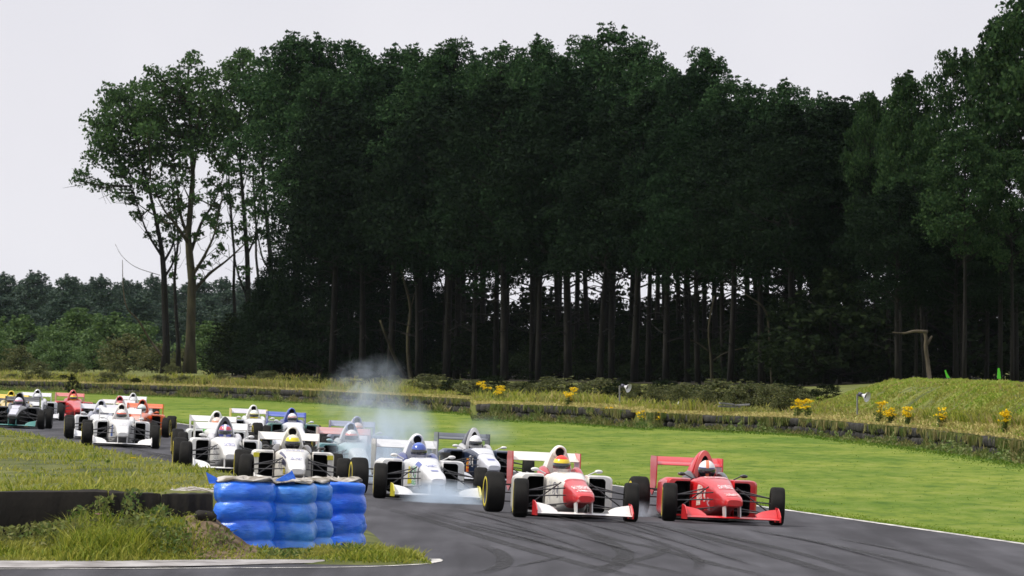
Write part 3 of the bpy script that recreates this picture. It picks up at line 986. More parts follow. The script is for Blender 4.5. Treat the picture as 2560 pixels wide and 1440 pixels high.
def blue_material(name, base, pale, worn):
    m, n, l, p = new_mat(name)
    tc = n.new('ShaderNodeTexCoord')
    a = n.new('ShaderNodeTexNoise'); a.inputs['Scale'].default_value = 3.0; a.inputs['Detail'].default_value = 8; a.inputs['Roughness'].default_value = 0.65
    l.new(tc.outputs['Object'], a.inputs['Vector'])
    r_ = n.new('ShaderNodeValToRGB'); r_.color_ramp.elements[0].position = 0.40; r_.color_ramp.elements[1].position = worn
    r_.color_ramp.elements[0].color = c4(base); r_.color_ramp.elements[1].color = c4(pale)
    l.new(a.outputs['Fac'], r_.inputs['Fac'])
    # mud low down and small dark tears with shapes of their own
    v = n.new('ShaderNodeTexVoronoi'); v.inputs['Scale'].default_value = 3.1; l.new(tc.outputs['Object'], v.inputs['Vector'])
    mr = n.new('ShaderNodeMapRange'); mr.inputs[1].default_value = 0.055; mr.inputs[2].default_value = 0.10; l.new(v.outputs['Distance'], mr.inputs[0])
    mx = n.new('ShaderNodeMix'); mx.data_type = 'RGBA'; mx.inputs[6].default_value = (0.01, 0.02, 0.04, 1)
    l.new(mr.outputs[0], mx.inputs[0]); l.new(r_.outputs[0], mx.inputs[7])
    md = n.new('ShaderNodeTexNoise'); md.inputs['Scale'].default_value = 5.5; md.inputs['Detail'].default_value = 8; md.inputs['Roughness'].default_value = .75; l.new(tc.outputs['Object'], md.inputs['Vector'])
    mr2 = n.new('ShaderNodeMapRange'); mr2.inputs[1].default_value = .58; mr2.inputs[2].default_value = .74; mr2.inputs[4].default_value = .55; l.new(md.outputs['Fac'], mr2.inputs[0])
    mx2 = n.new('ShaderNodeMix'); mx2.data_type = 'RGBA'; mx2.inputs[7].default_value = (.17, .19, .24, 1); l.new(mr2.outputs[0], mx2.inputs[0]); l.new(mx.outputs[2], mx2.inputs[6])
    l.new(mx2.outputs[2], p.inputs['Base Color'])
    b = n.new('ShaderNodeTexNoise'); b.inputs['Scale'].default_value = 9; b.inputs['Detail'].default_value = 8; b.inputs['Roughness'].default_value = .62
    mp = n.new('ShaderNodeMapping'); mp.inputs['Scale'].default_value = (0.5, 1, 1.4); l.new(tc.outputs['Object'], mp.inputs['Vector']); l.new(mp.outputs[0], b.inputs['Vector'])
    bp = n.new('ShaderNodeBump'); bp.inputs['Strength'].default_value = 0.5; bp.inputs['Distance'].default_value = 0.04
    l.new(b.outputs['Fac'], bp.inputs['Height']); l.new(bp.outputs[0], p.inputs['Normal'])
    p.inputs['Roughness'].default_value = 0.30; p.inputs['Specular IOR Level'].default_value = 0.8
    return m


M_blue = blue_material('blue_plastic_wrap', (0.003, 0.135, 0.88), (0.06, 0.28, 0.93), 0.76)
M_blue2 = blue_material('faded_blue_plastic_wrap', (0.008, 0.18, 0.78), (0.10, 0.36, 0.86), 0.72)
M_sheet = rough_mat('dirty_pale_sheet', (0.17, 0.15, 0.12), (0.50, 0.48, 0.46), 5, 0.8, 0.7, 22, p0=.38, p1=.58)


def blue_stack(px, width_px, d, z0, z1, ribs, mat, label, seed, yaw=0.0, squash=1.0, flap=None):
    s = F / d
    R = width_px / s / 2
    rr = np.random.default_rng(seed)
    p = at(px, d + R * squash, z0)
    root = empty('tyre_stack', p); root.rotation_euler = (0, 0, yaw)
    tag(root, label, 'tyre stack', 'blue wrapped tyre stacks at the hairpin')
    h = z1 - z0
    NZ, NA = 44, 56
    ph = rr.uniform(0, 6, 8)
    loops = []
    for i in range(NZ + 1):
        t = i / NZ
        rib = abs(math.sin(math.pi * t * ribs))
        prof = 0.88 + 0.12 * rib ** 0.55
        if t > 0.97: prof *= 1 - (t - 0.97) / .03 * .10
        L = []
        for k in range(NA):
            a = 2 * math.pi * k / NA
            c, s_ = math.cos(a), math.sin(a)
            # rounded square plan
            q = (abs(c) ** 3.4 + abs(s_) ** 3.4) ** (-1 / 3.4)
            dent = 0.020 * math.sin(3 * a + ph[0] + 5 * t) + 0.014 * math.sin(7 * a + ph[1] - 9 * t) + 0.010 * math.sin(13 * a + ph[2] + 14 * t) + 0.018 * math.sin(2 * a + ph[4]) * math.sin(7 * t + ph[3])
            dent += .05 * float(fbm(math.cos(a) * 1.9 + seed * 7, math.sin(a) * 1.9 + t * 3.5)) - .06 * max(0, float(fbm(a * 1.7 + seed * 3, t * 6.0)) - .35)
            rad = R * (prof + dent) * q
            zz = t * h + 0.012 * math.sin(2 * a + ph[5] + 3 * t) * min(1, 3 * t)
            L.append((rad * c, rad * s_ * squash, zz))
        loops.append(L)
    mb = MB(); mb.loft(loops)
    obj('wrap', mb.mesh('blue_wrap', mat, True), root)
    # crumpled pale top
    mb = MB(); L = []
    for j, f in enumerate((1.0, .93, .7, .4, .1)):
        L.append([(R * .93 * f * math.cos(a) * (abs(math.cos(a)) ** 3.4 + abs(math.sin(a)) ** 3.4) ** (-1 / 3.4), R * .93 * f * squash * math.sin(a) * (abs(math.cos(a)) ** 3.4 + abs(math.sin(a)) ** 3.4) ** (-1 / 3.4),
                   h + (.008 if j == 0 else .025) + .02 * rr.uniform(-.6, 1) + .02 * math.sin(5 * a + ph[6])) for a in np.linspace(0, 2 * math.pi, 20, endpoint=False)])
    mb.loft(L)
    obj('top_sheet', mb.mesh('top_sheet', M_sheet, True), root)
    if flap:
        fx, fy, pts, th = flap
        mb = MB()
        f0 = [(fx + u, fy, h + w) for u, w in pts]; n = len(f0)
        f1 = [(x + .01 * math.sin(i * 2.1), y + th + .05 * math.sin(i * 1.3), z) for i, (x, y, z) in enumerate(f0)]
        mb.loft([f0, f1])
        obj('torn_flap', mb.mesh('torn_flap', M_blue), root)
    return root


blue_stack(612, 156, 59.95, -.02, .80, 4, M_blue, 'widest blue wrapped tyre stack, leftmost, half buried in bare earth', 1, 0.03,
           flap=(-.36, -.05, [(-.01, -.02), (.14, -.02), (.06, .045), (-.045, .10)], .03))
blue_stack(716, 150, 60.35, -.03, .77, 4, M_blue2, 'faded blue wrapped tyre stack with torn flap, second from the left', 2, -0.05,
           flap=(-.14, -.12, [(-.02, -.01), (.24, -.015), (.25, .055), (.21, .14), (.17, .11), (.06, .05)], .05))
blue_stack(757, 150, 60.95, -.02, .765, 4, M_blue2, 'crumpled blue wrapped tyre stack, third from the left, mostly hidden', 3, 0.08)
blue_stack(838, 148, 61.75, -.02, .755, 3.6, M_blue, 'deep blue wrapped tyre stack at the right-hand end of the row', 4, 0.05)

# pale sheeting lying over the stacks and the island behind them
def sheet_lump(px0, px1, d0, d1, label, zoff, seed):
    rr = np.random.default_rng(seed)
    V = []
    nx, ny = 26, 10
    for j in range(ny):
        for i in range(nx):
            u, v = i / (nx - 1), j / (ny - 1)
            d = d0 + (d1 - d0) * v; px = px0 + (px1 - px0) * u
            x = (px - 1280) / F * d
            edge = min(1, 6 * min(u, 1 - u, v + .1, 1.1 - v))
            V.append((x, d, max(float(infield_z(x, d)), 0.52) + zoff * edge + .012 * math.sin(9 * u + 3 * v + seed) * edge + .006 * rr.uniform(-1, 1)))
    F4 = [(j * nx + i, j * nx + i + 1, (j + 1) * nx + i + 1, (j + 1) * nx + i) for j in range(ny - 1) for i in range(nx - 1)]
    n0 = len(V)
    V += [(x, y, z - .06) for x, y, z in V]
    F4 += [tuple(reversed([q + n0 for q in f])) for f in F4]
    bd = [i for i in range(nx)] + [j * nx + nx - 1 for j in range(1, ny)] + [(ny - 1) * nx + i for i in range(nx - 2, -1, -1)] + [j * nx for j in range(ny - 2, 0, -1)]
    for a_, b_ in zip(bd, bd[1:] + bd[:1]): F4.append((b_, a_, a_ + n0, b_ + n0))
    o = obj('plastic_sheet', py_mesh('plastic_sheet', V, F4, M_sheet, True))
    tag(o, label, 'sheet')


sheet_lump(425, 556, 62.2, 66.5, 'dirty pale sheeting on the bank between the grass and the blue stacks', .015, 3)
sheet_lump(560, 800, 62.0, 66.0, 'pale crumpled sheeting behind the tops of the blue stacks', .13, 9)

# ------------------------------------------------------------------ loudspeakers, stakes and small things on the verge
M_pole = paint('grey_pole', (0.22, 0.22, 0.22), 0.6, 0, 0.4)
M_horn = paint('white_horn', (0.75, 0.75, 0.80), 0.4, 0.1)
M_hornin = paint('dark_horn_throat', (0.06, 0.06, 0.09), 0.5, 0)


def loudspeaker(px, py, ppx, label, facing):
    d = None
    for t in np.arange(0.6, 40, 0.2):
        p = vpt(ppx, t)
        if YH + (HCAM - (p.z + 0.62)) * F / p.y <= py: break
    s = F / p.y
    root = empty('loudspeaker', p); tag(root, label, 'loudspeaker', 'horn loudspeakers on the verge')
    off = (px - ppx) / s
    hz = zpix(py, p.y) - p.z
    mb = MB(); mb.tube([(0, 0, -.2), (0, 0, hz + .05)], .028, 8); obj('post', mb.mesh('speaker_post', M_pole), root)
    mb = MB(); mb.tube([(0, 0, hz), (off * .6, -.03, hz + .02)], .02, 6); obj('bracket', mb.mesh('speaker_bracket', M_pole), root)
    ax = Vector((facing * .75, -.55, -.28)).normalized()
    c = Vector((off * .55, -.05, hz + .03))
    mb = MB(); mb.tube([c, c + ax * .06, c + ax * .12, c + ax * .17, c + ax * .20], [.035, .045, .075, .13, .155], 16, cap=False)
    mb.tube([c + ax * .195, c + ax * .16, c + ax * .11], [.148, .12, .06], 16, cap=False)
    obj('horn', mb.mesh('speaker_horn', M_horn, True), root)
    mb = MB(); mb.tube([c + ax * .12, c + ax * .09], [.065, .05], 12); obj('throat', mb.mesh('speaker_throat', M_hornin, True), root)
    mb = MB(); mb.tube([c - ax * .10, c + ax * .01], [.06, .065], 12); obj('driver_unit', mb.mesh('speaker_driver', M_hornin, True), root)


loudspeaker(1569, 968, 1549, 'small white horn loudspeaker on a post in front of the dark wood', 1)
loudspeaker(2163, 990, 2143, 'small white horn loudspeaker on a post on the flank of the mound', 1)

M_lime = paint('lime_green_fabric', (0.10, 0.62, 0.02), 0.6, 0)
for px, py, hpx, ln, lab in [(2372, 938, 18, -.10, 'left small lime green marker leaning on the crest of the mound'), (2497, 928, 26, .0, 'right lime green marker standing on the crest of the mound')]:
    bestz, bp = 1e9, None
    for t in np.arange(6, 30, .4):
        p = vpt(px, t); row = YH + (HCAM - p.z) * F / p.y
        if row < bestz: bestz, bp = row, p
    s = F / bp.y
    root = empty('marker', bp); tag(root, lab, 'marker')
    h = hpx / s + .08
    mb = MB(); mb.tube([(0, 0, -.15), (ln, 0, h * .95)], .012, 6); obj('stake', mb.mesh('marker_stake', M_pole), root)
    mb = MB(); mb.loft([[(ln * .2 - .05, -.02, h * .2), (ln * .2 + .06, -.02, h * .18), (ln + .04, -.02, h * .7), (ln + .015, -.02, h), (ln - .03, -.02, h * .98)], [(ln * .2 - .05, .02, h * .2), (ln * .2 + .06, .03, h * .18), (ln + .04, .02, h * .7), (ln + .015, .02, h), (ln - .03, .02, h * .98)]])
    obj('flag', mb.mesh('marker_flag', M_lime), root)

M_plank = rough_mat('weathered_timber', (0.10, 0.10, 0.10), (0.30, 0.30, 0.32), 3, .85, .5, 30, stretch=(.4, 3, 3))
pp, tt = verge_at_row(1840, 1036)
for j, (dx, dz, a, L, lab) in enumerate([(-.2, .04, .06, .7, 'lowest grey board of the pile in the weeds behind the black wall'), (.15, .09, -.12, .55, 'middle grey board of the pile in the weeds behind the black wall'), (-.30, .13, .2, .45, 'topmost grey board of the pile in the weeds behind the black wall')]):
    mb = MB(); mb.box(-L / 2, L / 2, -.09, .09, -.025, .025)
    o = obj('board', mb.mesh('board', M_plank)); o.location = pp + Vector((dx, -.05 * j, dz + .2)); o.rotation_euler = (.02, a * .5, a)
    tag(o, lab, 'board', 'grey boards in the weeds')
pp, tt = verge_at_row(1697, 1030)
mb = MB(); mb.tube([(0, 0, -.1), (0, 0, .30), (0, 0, .33)], [.035, .035, .025], 10); o = obj('white_post', mb.mesh('white_post', M_horn, True)); o.location = pp
tag(o, 'short white post behind the rounded end of the black tyre wall', 'post')
# ------------------------------------------------------------------ trees
M_bark = rough_mat('bark', (0.004, 0.0035, 0.003), (0.013, 0.0115, 0.0095), 2.5, 0.95, 0.6, 14, stretch=(3, 3, .5))
M_bark_moss = rough_mat('mossy_bark', (0.016, 0.014, 0.009), (0.050, 0.046, 0.024), 1.4, 0.95, 0.7, 10, stretch=(2, 2, .5))
M_bark_pale = rough_mat('pale_dead_wood', (0.04, 0.034, 0.024), (0.105, 0.086, 0.058), 2.0, 0.9, 0.4, 14, stretch=(3, 3, .4))
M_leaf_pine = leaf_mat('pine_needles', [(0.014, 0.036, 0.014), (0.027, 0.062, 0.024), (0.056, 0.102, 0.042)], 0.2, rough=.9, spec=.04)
M_leaf_dark = leaf_mat('dark_needles', [(0.004, 0.009, 0.005), (0.009, 0.018, 0.009), (0.016, 0.030, 0.014)], 0.15, rough=.9, spec=.03)  # near-black needles: shade of the lower wood put into the colour
M_leaf_half = leaf_mat('shaded_pine_needles', [(0.006, 0.015, 0.007), (0.012, 0.028, 0.012), (0.022, 0.046, 0.019)], 0.2, rough=.9, spec=.04)  # in-between copy of the pine needles, part of that shade in its colour
M_leaf_left = leaf_mat('poplar_leaves', [(0.032, 0.068, 0.026), (0.050, 0.098, 0.034), (0.070, 0.125, 0.040)], 0.3, rough=.85, spec=.06)
M_leaf_right = leaf_mat('broad_leaves', [(0.014, 0.036, 0.014), (0.025, 0.056, 0.020), (0.055, 0.098, 0.034)], 0.3, rough=.85, spec=.06)
M_leaf_far = leaf_mat('far_leaves', [(0.020, 0.044, 0.032), (0.032, 0.062, 0.042), (0.050, 0.084, 0.050)], 0.25)  # bluish haze of the distance mixed into the leaf colour
M_leaf_bush = leaf_mat('bush_leaves', [(0.045, 0.090, 0.030), (0.075, 0.135, 0.042), (0.11, 0.175, 0.05)], 0.3)
M_leaf_bush2 = leaf_mat('scrub_leaves', [(0.05, 0.07, 0.025), (0.09, 0.105, 0.035), (0.14, 0.14, 0.05)], 0.3)
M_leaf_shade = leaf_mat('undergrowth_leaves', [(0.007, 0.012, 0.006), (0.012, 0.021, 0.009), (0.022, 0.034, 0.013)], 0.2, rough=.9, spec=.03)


def clump_leaves(clumps, per, size, seed, up=0.5, narrow=0.5, flat=0.7, dome=0.0):
    rr = np.random.default_rng(seed)
    C = []; S = []
    for (c, rad) in clumps:
        k = max(12, int(per * rad ** 1.7))
        q = rr.normal(size=(k, 3)); q /= np.linalg.norm(q, axis=1)[:, None]
        up_ = rr.uniform(0, 1, k) < dome
        q[:, 2] = np.where(up_, np.abs(q[:, 2]), q[:, 2])
        q *= (rr.uniform(0, 1, k) ** 0.36)[:, None] * rad
        q *= (1 + 0.25 * np.sin(q[:, :1] * 5 / rad + c[0]) * np.cos(q[:, 1:2] * 4 / rad + c[2]))
        q[:, 2] *= flat
        C.append(q + np.array(c)); S.append(rr.uniform(size * .55, size * 1.35, k))
    C = np.concatenate(C); S = np.concatenate(S)
    return leaves(C, S, seed + 1, up, narrow)


def wood_mesh(name, trunk, rad, branches, mat, n=7):
    mb = MB(); mb.tube(trunk, rad, n)
    for pts, r0, r1 in branches:
        k = len(pts); mb.tube(pts, [r0 + (r1 - r0) * i / (k - 1) for i in range(k)], 5)
    return mb.mesh(name, mat, True)


def on_trunk(trunk, z):
    zs = [p[2] for p in trunk]
    return Vector((float(np.interp(z, zs, [p[0] for p in trunk])), float(np.interp(z, zs, [p[1] for p in trunk])), z))


def branch_to(trunk, c, drop, rr, wig=0.25):
    a = on_trunk(trunk, max(0.4, c[2] - drop)); b = Vector(c)
    m1 = a.lerp(b, .4) + Vector((rr.normal() * wig, rr.normal() * wig, -drop * .10))
    m2 = a.lerp(b, .75) + Vector((rr.normal() * wig, rr.normal() * wig, drop * .04))
    return [a, m1, m2, b]


def variant(seed, H, h0, prof, nc, crad, per, size, narrow=.45, up=.5, flat=.7, stubs=6, r0=.20, dome=0.0, shoots=9):
    """one tree shape standing at the origin: (wood mesh, crown mesh)"""
    rr = np.random.default_rng(seed)
    trunk = [(0, 0, -.3)]
    wx, wy = rr.uniform(0, 6, 2)
    for i in range(1, 9):
        t = i / 8
        trunk.append((.22 * math.sin(wx + 2.4 * t) * t * 1.3, .22 * math.sin(wy + 2 * t) * t * 1.3, H * .96 * t))
    rad = [r0 * (1 - .82 * i / 8) for i in range(9)]
    cl, br = [], []
    for i in range(nc):
        t = ((i + .5) / nc) ** .85
        z = h0 + (H - h0) * t * .97
        rm = prof(t)
        a = i * 2.4 + rr.uniform(-.5, .5)
        q = rm * math.sqrt(rr.uniform(.12, 1))
        c = on_trunk(trunk, min(z, H * .95)) + Vector((math.cos(a) * q, math.sin(a) * q, z - min(z, H * .95) + rr.uniform(-.3, .3)))
        cr = crad * rr.uniform(.65, 1.25) * (1.0 if t < .85 else .65)
        cl.append((tuple(c), cr))
        if q > .5: br.append((branch_to(trunk, c, min(1.6, .35 * q + .6), rr), .055, .012))
    # pointed sprigs on the top
    for k in range(shoots):
        a = rr.uniform(0, 6.28); q = rr.uniform(.0, 1.0) * prof(.75)
        bx, by, bz = trunk[-1][0] + math.cos(a) * q, trunk[-1][1] + math.sin(a) * q, H * (1.0 - .05 * q * q / 2) - .6
        for s_ in range(4): cl.append(((bx + rr.normal() * .06, by + rr.normal() * .06, bz + s_ * .32), crad * (.34 - .06 * s_)))
    for k in range(stubs):
        z = h0 * rr.uniform(.35, 1.0); a = rr.uniform(0, 6.28); L = rr.uniform(.6, 2.0)
        p = on_trunk(trunk, z)
        br.append(([p, p + Vector((math.cos(a) * L * .5, math.sin(a) * L * .5, L * .12)), p + Vector((math.cos(a) * L, math.sin(a) * L, L * rr.uniform(-.1, .35)))], .035, .008))
    V, T = clump_leaves(cl, per, size, seed + 50, up, narrow, flat, dome)
    return (trunk, rad, br), (V, T)


pine_prof = lambda t: 2.55 * (0.45 + 0.75 * math.sin(math.pi * min(1, t * .8 + .15))) * (1 - .55 * t ** 3)
cone_prof = lambda t: 3.1 * (1 - t) ** .75 + .35
VAR = {}


def build_variant(key, seed, leafm, barkm, *a, **k):
    (tr, ra, br), (V, T) = variant(seed, *a, **k)
    VAR[key] = (wood_mesh('trunk_' + key, tr, ra, br, barkm), np_mesh('crown_' + key, V, T, leafm), a[0])


for i in range(5):
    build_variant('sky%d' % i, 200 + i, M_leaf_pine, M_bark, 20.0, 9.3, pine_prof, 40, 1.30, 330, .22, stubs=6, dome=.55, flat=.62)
for i in range(4):
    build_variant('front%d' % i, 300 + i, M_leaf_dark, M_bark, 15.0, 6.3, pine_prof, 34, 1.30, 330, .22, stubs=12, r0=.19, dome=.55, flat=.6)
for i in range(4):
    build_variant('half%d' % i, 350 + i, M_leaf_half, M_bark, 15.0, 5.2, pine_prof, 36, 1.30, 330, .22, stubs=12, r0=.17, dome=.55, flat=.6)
for i in range(3):
    build_variant('bushy%d' % i, 400 + i, M_leaf_dark, M_bark, 14.0, .5, cone_prof, 56, 1.25, 300, .22, stubs=0, dome=.5, flat=.55)
for i in range(3):
    build_variant('right%d' % i, 500 + i, M_leaf_right, M_bark, 19.0, 9.8, lambda t: 3.0 * math.sin(math.pi * (t * .72 + .2)) + .3, 40, 1.2, 270, .25, narrow=.7, stubs=5, dome=.5, flat=.7)
for i in range(3):
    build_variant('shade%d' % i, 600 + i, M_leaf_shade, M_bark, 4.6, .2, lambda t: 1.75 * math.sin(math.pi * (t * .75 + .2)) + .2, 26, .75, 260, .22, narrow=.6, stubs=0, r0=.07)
for i in range(4):
    build_variant('far%d' % i, 700 + i, M_leaf_far, M_bark, 14.0, .4, lambda t: 3.0 * (1 - t) ** .62 + .3, 66, 1.2, 120, .42, stubs=0, shoots=3)
for i in range(3):
    build_variant('bush%d' % i, 800 + i, M_leaf_bush, M_bark, 4.2, .2, lambda t: 2.1 * math.sin(math.pi * (t * .75 + .2)) + .1, 26, .85, 220, .24, narrow=.65, stubs=0, r0=.07)
for i in range(2):
    build_variant('scrub%d' % i, 850 + i, M_leaf_bush2, M_bark, 3.0, .15, lambda t: 1.5 * math.sin(math.pi * (t * .75 + .2)) + .1, 22, .65, 260, .20, narrow=.55, stubs=0, r0=.05)


def plant(key, name, px, d, ytop, label, cat, group, z0=None, wide=1.0, rot=None, trunk_scale=1.0):
    wood, crown, H = VAR[key]
    x = (px - 1280) / F * d
    t = d - float(wall_d(px))
    z = float(verge_z(px, max(t, .3))) if z0 is None else z0
    hgt = zpix(ytop, d) - z
    s = hgt / H
    root = empty(name, (x, d, z))
    tag(root, label, cat, group)
    rz = random.uniform(0, 6.28) if rot is None else rot
    tilt = (random.gauss(0, .018), random.gauss(0, .022))
    for nm, me in (('trunk', wood), ('crown', crown)):
        o = bpy.data.objects.new(nm, me); link(o, root)
        o.rotation_euler = (tilt[0], tilt[1], rz)
        w = s * wide * (trunk_scale if nm == 'trunk' else 1)
        o.scale = (w, w, s)
    return root


def forest_d(px): return float(np.interp(px, [500, 1000, 1990, 2600], [352, 330, 268, 262]))


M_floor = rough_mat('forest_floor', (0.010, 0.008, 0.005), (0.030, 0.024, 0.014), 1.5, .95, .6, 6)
_fp = np.linspace(545, 3200, 60); FV = []
for px in _fp:
    d_ = np.concatenate([[max(forest_d(px) - 9, float(wall_d(px)) + 27)], forest_d(px) + np.array([-3., 6, 15, 30, 60])])
    FV += [((px - 1280) / F * d, d, float(verge_z(px, d - float(wall_d(px)))) + .02) for d in d_]
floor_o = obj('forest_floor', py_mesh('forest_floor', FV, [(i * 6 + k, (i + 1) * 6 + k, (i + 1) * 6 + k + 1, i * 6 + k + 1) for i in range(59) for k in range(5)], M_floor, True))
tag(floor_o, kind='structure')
skyline = [(748, 90), (805, 92), (872, 112), (935, 150), (990, 116), (1062, 118), (1110, 140), (1160, 108), (1215, 150), (1262, 112), (1340, 98), (1400, 130), (1440, 100),
           (1520, 70), (1575, 100), (1640, 148), (1700, 185), (1762, 128), (1840, 200), (1895, 205), (1960, 205), (2040, 236), (2110, 268)]
for i, (px, yt) in enumerate(skyline):
    plant('sky%d' % (i % 5), 'pine_tree', px, forest_d(px) + 7 + 5 * ((i * 7) % 3) / 2, yt + 6, ordinal(i) + ' pine from the left along the skyline of the dark wood', 'pine', 'pines of the dark wood',
          wide=random.uniform(.95, 1.2))
# a second, hidden-crown row deeper in the wood keeps the canopy closed
mid = [(800, 200), (860, 210), (960, 205), (1050, 200), (1140, 205), (1240, 215), (1330, 190), (1430, 195), (1530, 180), (1620, 210), (1720, 230), (1810, 260), (1900, 270), (1990, 280), (2080, 300), (2160, 300)]
for i, (px, yt) in enumerate(mid):
    plant('sky%d' % ((i + 2) % 5) if i % 3 == 0 else 'half%d' % (i % 4), 'pine_tree', px, forest_d(px) + 2.0 + (i % 3), yt + 38 * math.sin(i * 1.7), ordinal(i) + ' pine from the left in the middle rank of the dark wood', 'pine', 'pines of the dark wood', wide=random.uniform(.95, 1.15))
front = [(830, 320), (905, 340), (975, 350), (1045, 330), (1115, 345), (1185, 350), (1262, 330), (1345, 345), (1420, 335), (1500, 350), (1585, 340), (1665, 350), (1745, 360), (1825, 350), (1905, 360), (1985, 365), (2065, 365), (2140, 380), (2220, 400)]
for i, (px, yt) in enumerate(front):
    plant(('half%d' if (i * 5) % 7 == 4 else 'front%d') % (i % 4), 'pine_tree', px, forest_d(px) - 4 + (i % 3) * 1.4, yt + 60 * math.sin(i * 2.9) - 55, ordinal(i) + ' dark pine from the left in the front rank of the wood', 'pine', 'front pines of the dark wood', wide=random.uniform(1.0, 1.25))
# conifers with foliage down to the ground at the left corner of the wood
for px, d, yt, w, lab in [(650, 346, 700, 1.35, 'low dark bushy conifer at the left corner of the wood'), (745, 342, 520, 1.05, 'dark bushy conifer beside the left corner of the wood'), (800, 340, 330, .95, 'tall dark conifer with branches to the ground behind the smoke'),
                          (880, 337, 430, .95, 'dark conifer right of the tallest ground-branched one behind the smoke'), (955, 334, 560, 1.0, 'dark conifer above the top of the smoke plume'), (1060, 331, 640, 1.1, 'low dark conifer in the wood right of the smoke')]:
    plant('bushy%d' % (int(px) % 3), 'conifer', px, d, yt, lab, 'conifer', 'ground-branched conifers at the left of the wood', wide=w)
# undergrowth that closes the view low between the trunks
under = [(600, 800), (690, 800), (780, 770), (1000, 765), (1090, 770), (1180, 775), (1270, 785), (1360, 775), (1450, 780), (1540, 790), (1620, 800), (1700, 800), (1790, 790), (1880, 790), (1950, 760)]
for i, (px, yt) in enumerate(under):
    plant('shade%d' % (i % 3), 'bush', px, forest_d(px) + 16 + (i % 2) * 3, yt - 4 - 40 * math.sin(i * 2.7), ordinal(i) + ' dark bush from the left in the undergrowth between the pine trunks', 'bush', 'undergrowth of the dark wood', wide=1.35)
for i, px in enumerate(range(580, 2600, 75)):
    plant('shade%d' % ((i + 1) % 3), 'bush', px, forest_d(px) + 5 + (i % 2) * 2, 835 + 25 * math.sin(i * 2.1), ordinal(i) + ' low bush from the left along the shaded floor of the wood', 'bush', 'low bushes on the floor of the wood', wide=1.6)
for px, d, yt, w, key, lab in [(1455, 318, 858, 1.1, 'shade0', 'pale-stemmed shrub at the edge of the wood, left of the loudspeaker'), (2100, 262, 690, 1.5, 'shade1', 'big round dark bush in front of the pines above the mound'),
                               (2010, 263, 760, 1.4, 'shade2', 'dark bush left of the biggest round one above the mound'), (2200, 263, 770, 1.4, 'shade0', 'dark bush right of the biggest round one above the mound'),
                               (2420, 266, 560, 1.3, 'shade1', 'tall dark bush under the right-hand trees'), (2540, 268, 600, 1.3, 'shade2', 'tall dark bush at the right edge of the picture under the trees')]:
    plant(key, 'bush', px, d, yt, lab, 'bush', wide=w, group=None)
# a second rank of undergrowth at the back of the wood and one more rank of trunks
for i, px in enumerate(range(985, 2300, 58)):
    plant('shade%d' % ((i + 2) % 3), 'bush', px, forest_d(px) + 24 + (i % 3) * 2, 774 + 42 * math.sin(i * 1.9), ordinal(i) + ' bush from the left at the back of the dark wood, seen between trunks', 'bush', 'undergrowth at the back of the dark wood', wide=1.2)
for i, px in enumerate(range(1005, 2260, 66)):
    plant('front%d' % ((i + 1) % 4), 'pine_tree', px + 14 * math.sin(i * 3.1), forest_d(px) + 13 + (i % 3) * 2, 300 + 30 * math.sin(i * 1.3), ordinal(i) + ' pine from the left in the hindmost rank of the dark wood', 'pine', 'pines of the dark wood', wide=1.1)
# brambles along the edge of the wood
for i, px in enumerate(range(-30, 560, 62)):
    plant('scrub%d' % (i % 2) if i % 3 else 'shade%d' % (i % 3), 'bramble', px, float(wall_d(px)) + 9 + 4 * math.sin(i * 2.0), 930 + px * .03 + 6 * math.sin(i * 2.3), ordinal(i) + ' low bramble from the left between the far tyre wall and the scrub', 'bramble', 'brambles behind the far tyre wall', wide=3.2)
for i, px in enumerate(range(560, 2120, 52)):
    plant('shade%d' % (i % 3) if i % 2 else 'scrub%d' % (i % 4 // 2), 'bramble', px, float(np.clip(forest_d(px) - 12, float(wall_d(px)) + 7, float(wall_d(px)) + 26)) + 3 * math.sin(i), 936 + (px - 560) * .021 + 8 * math.sin(i * 2.3), ordinal(i) + ' bramble from the left along the verge at the edge of the wood', 'bramble', 'brambles at the edge of the wood', wide=2.9)
# near-black growth that closes the left corner and the right end of the wood
for i, (px, yt) in enumerate([(590, 810), (625, 760), (690, 640), (720, 690), (850, 560), (915, 600), (1010, 700)]):
    plant('bushy%d' % (i % 3), 'conifer', px, forest_d(px) + 9 + (i % 2) * 3, yt, ordinal(i) + ' low dark conifer from the left filling the left corner of the wood', 'conifer', 'dark conifers filling the left corner of the wood', wide=1.3)
for i, (px, yt) in enumerate([(1890, 730), (1980, 690), (2150, 705), (2330, 600), (2400, 620), (2470, 590), (2560, 610), (2630, 600)]):
    plant('bushy%d' % (i % 3), 'conifer', px, forest_d(px) + 8 + (i % 2) * 3, yt, ordinal(i) + ' low dark conifer from the left filling the right end of the wood', 'conifer', 'dark conifers filling the right end of the wood', wide=1.5)
# lighter trees at the right
for i, (px, d, yt, w, lab) in enumerate([(2190, 262, 238, .52, 'slim leafy tree left of the tall trees at the right'), (2250, 258, 220, .55, 'leafy tree with ragged top, second of the right-hand trees'), (2312, 255, 192, .65, 'leafy tree below the left shoulder of the tallest right-hand tree'),
                                         (2405, 252, 130, .62, 'leafy tree forming the left shoulder of the tallest right-hand tree'), (2500, 250, 50, .7, 'tall leafy tree near the top right corner'), (2575, 248, -40, .8, 'tallest leafy tree cut off by the top right corner'), (2620, 252, -80, .9, 'leafy tree cut off by the right edge'),
                                         (2290, 252, 420, .8, 'lower pale green tree in front of the right-hand trees'), (2410, 246, 330, .95, 'broad pale green tree low in front of the tallest right-hand tree'), (2530, 246, 380, .9, 'low green tree at the right edge in front of the tallest tree')]):
    plant('right%d' % (i % 3), 'leafy_tree', px, d, yt, lab, 'tree', 'leafy trees at the right', wide=w)
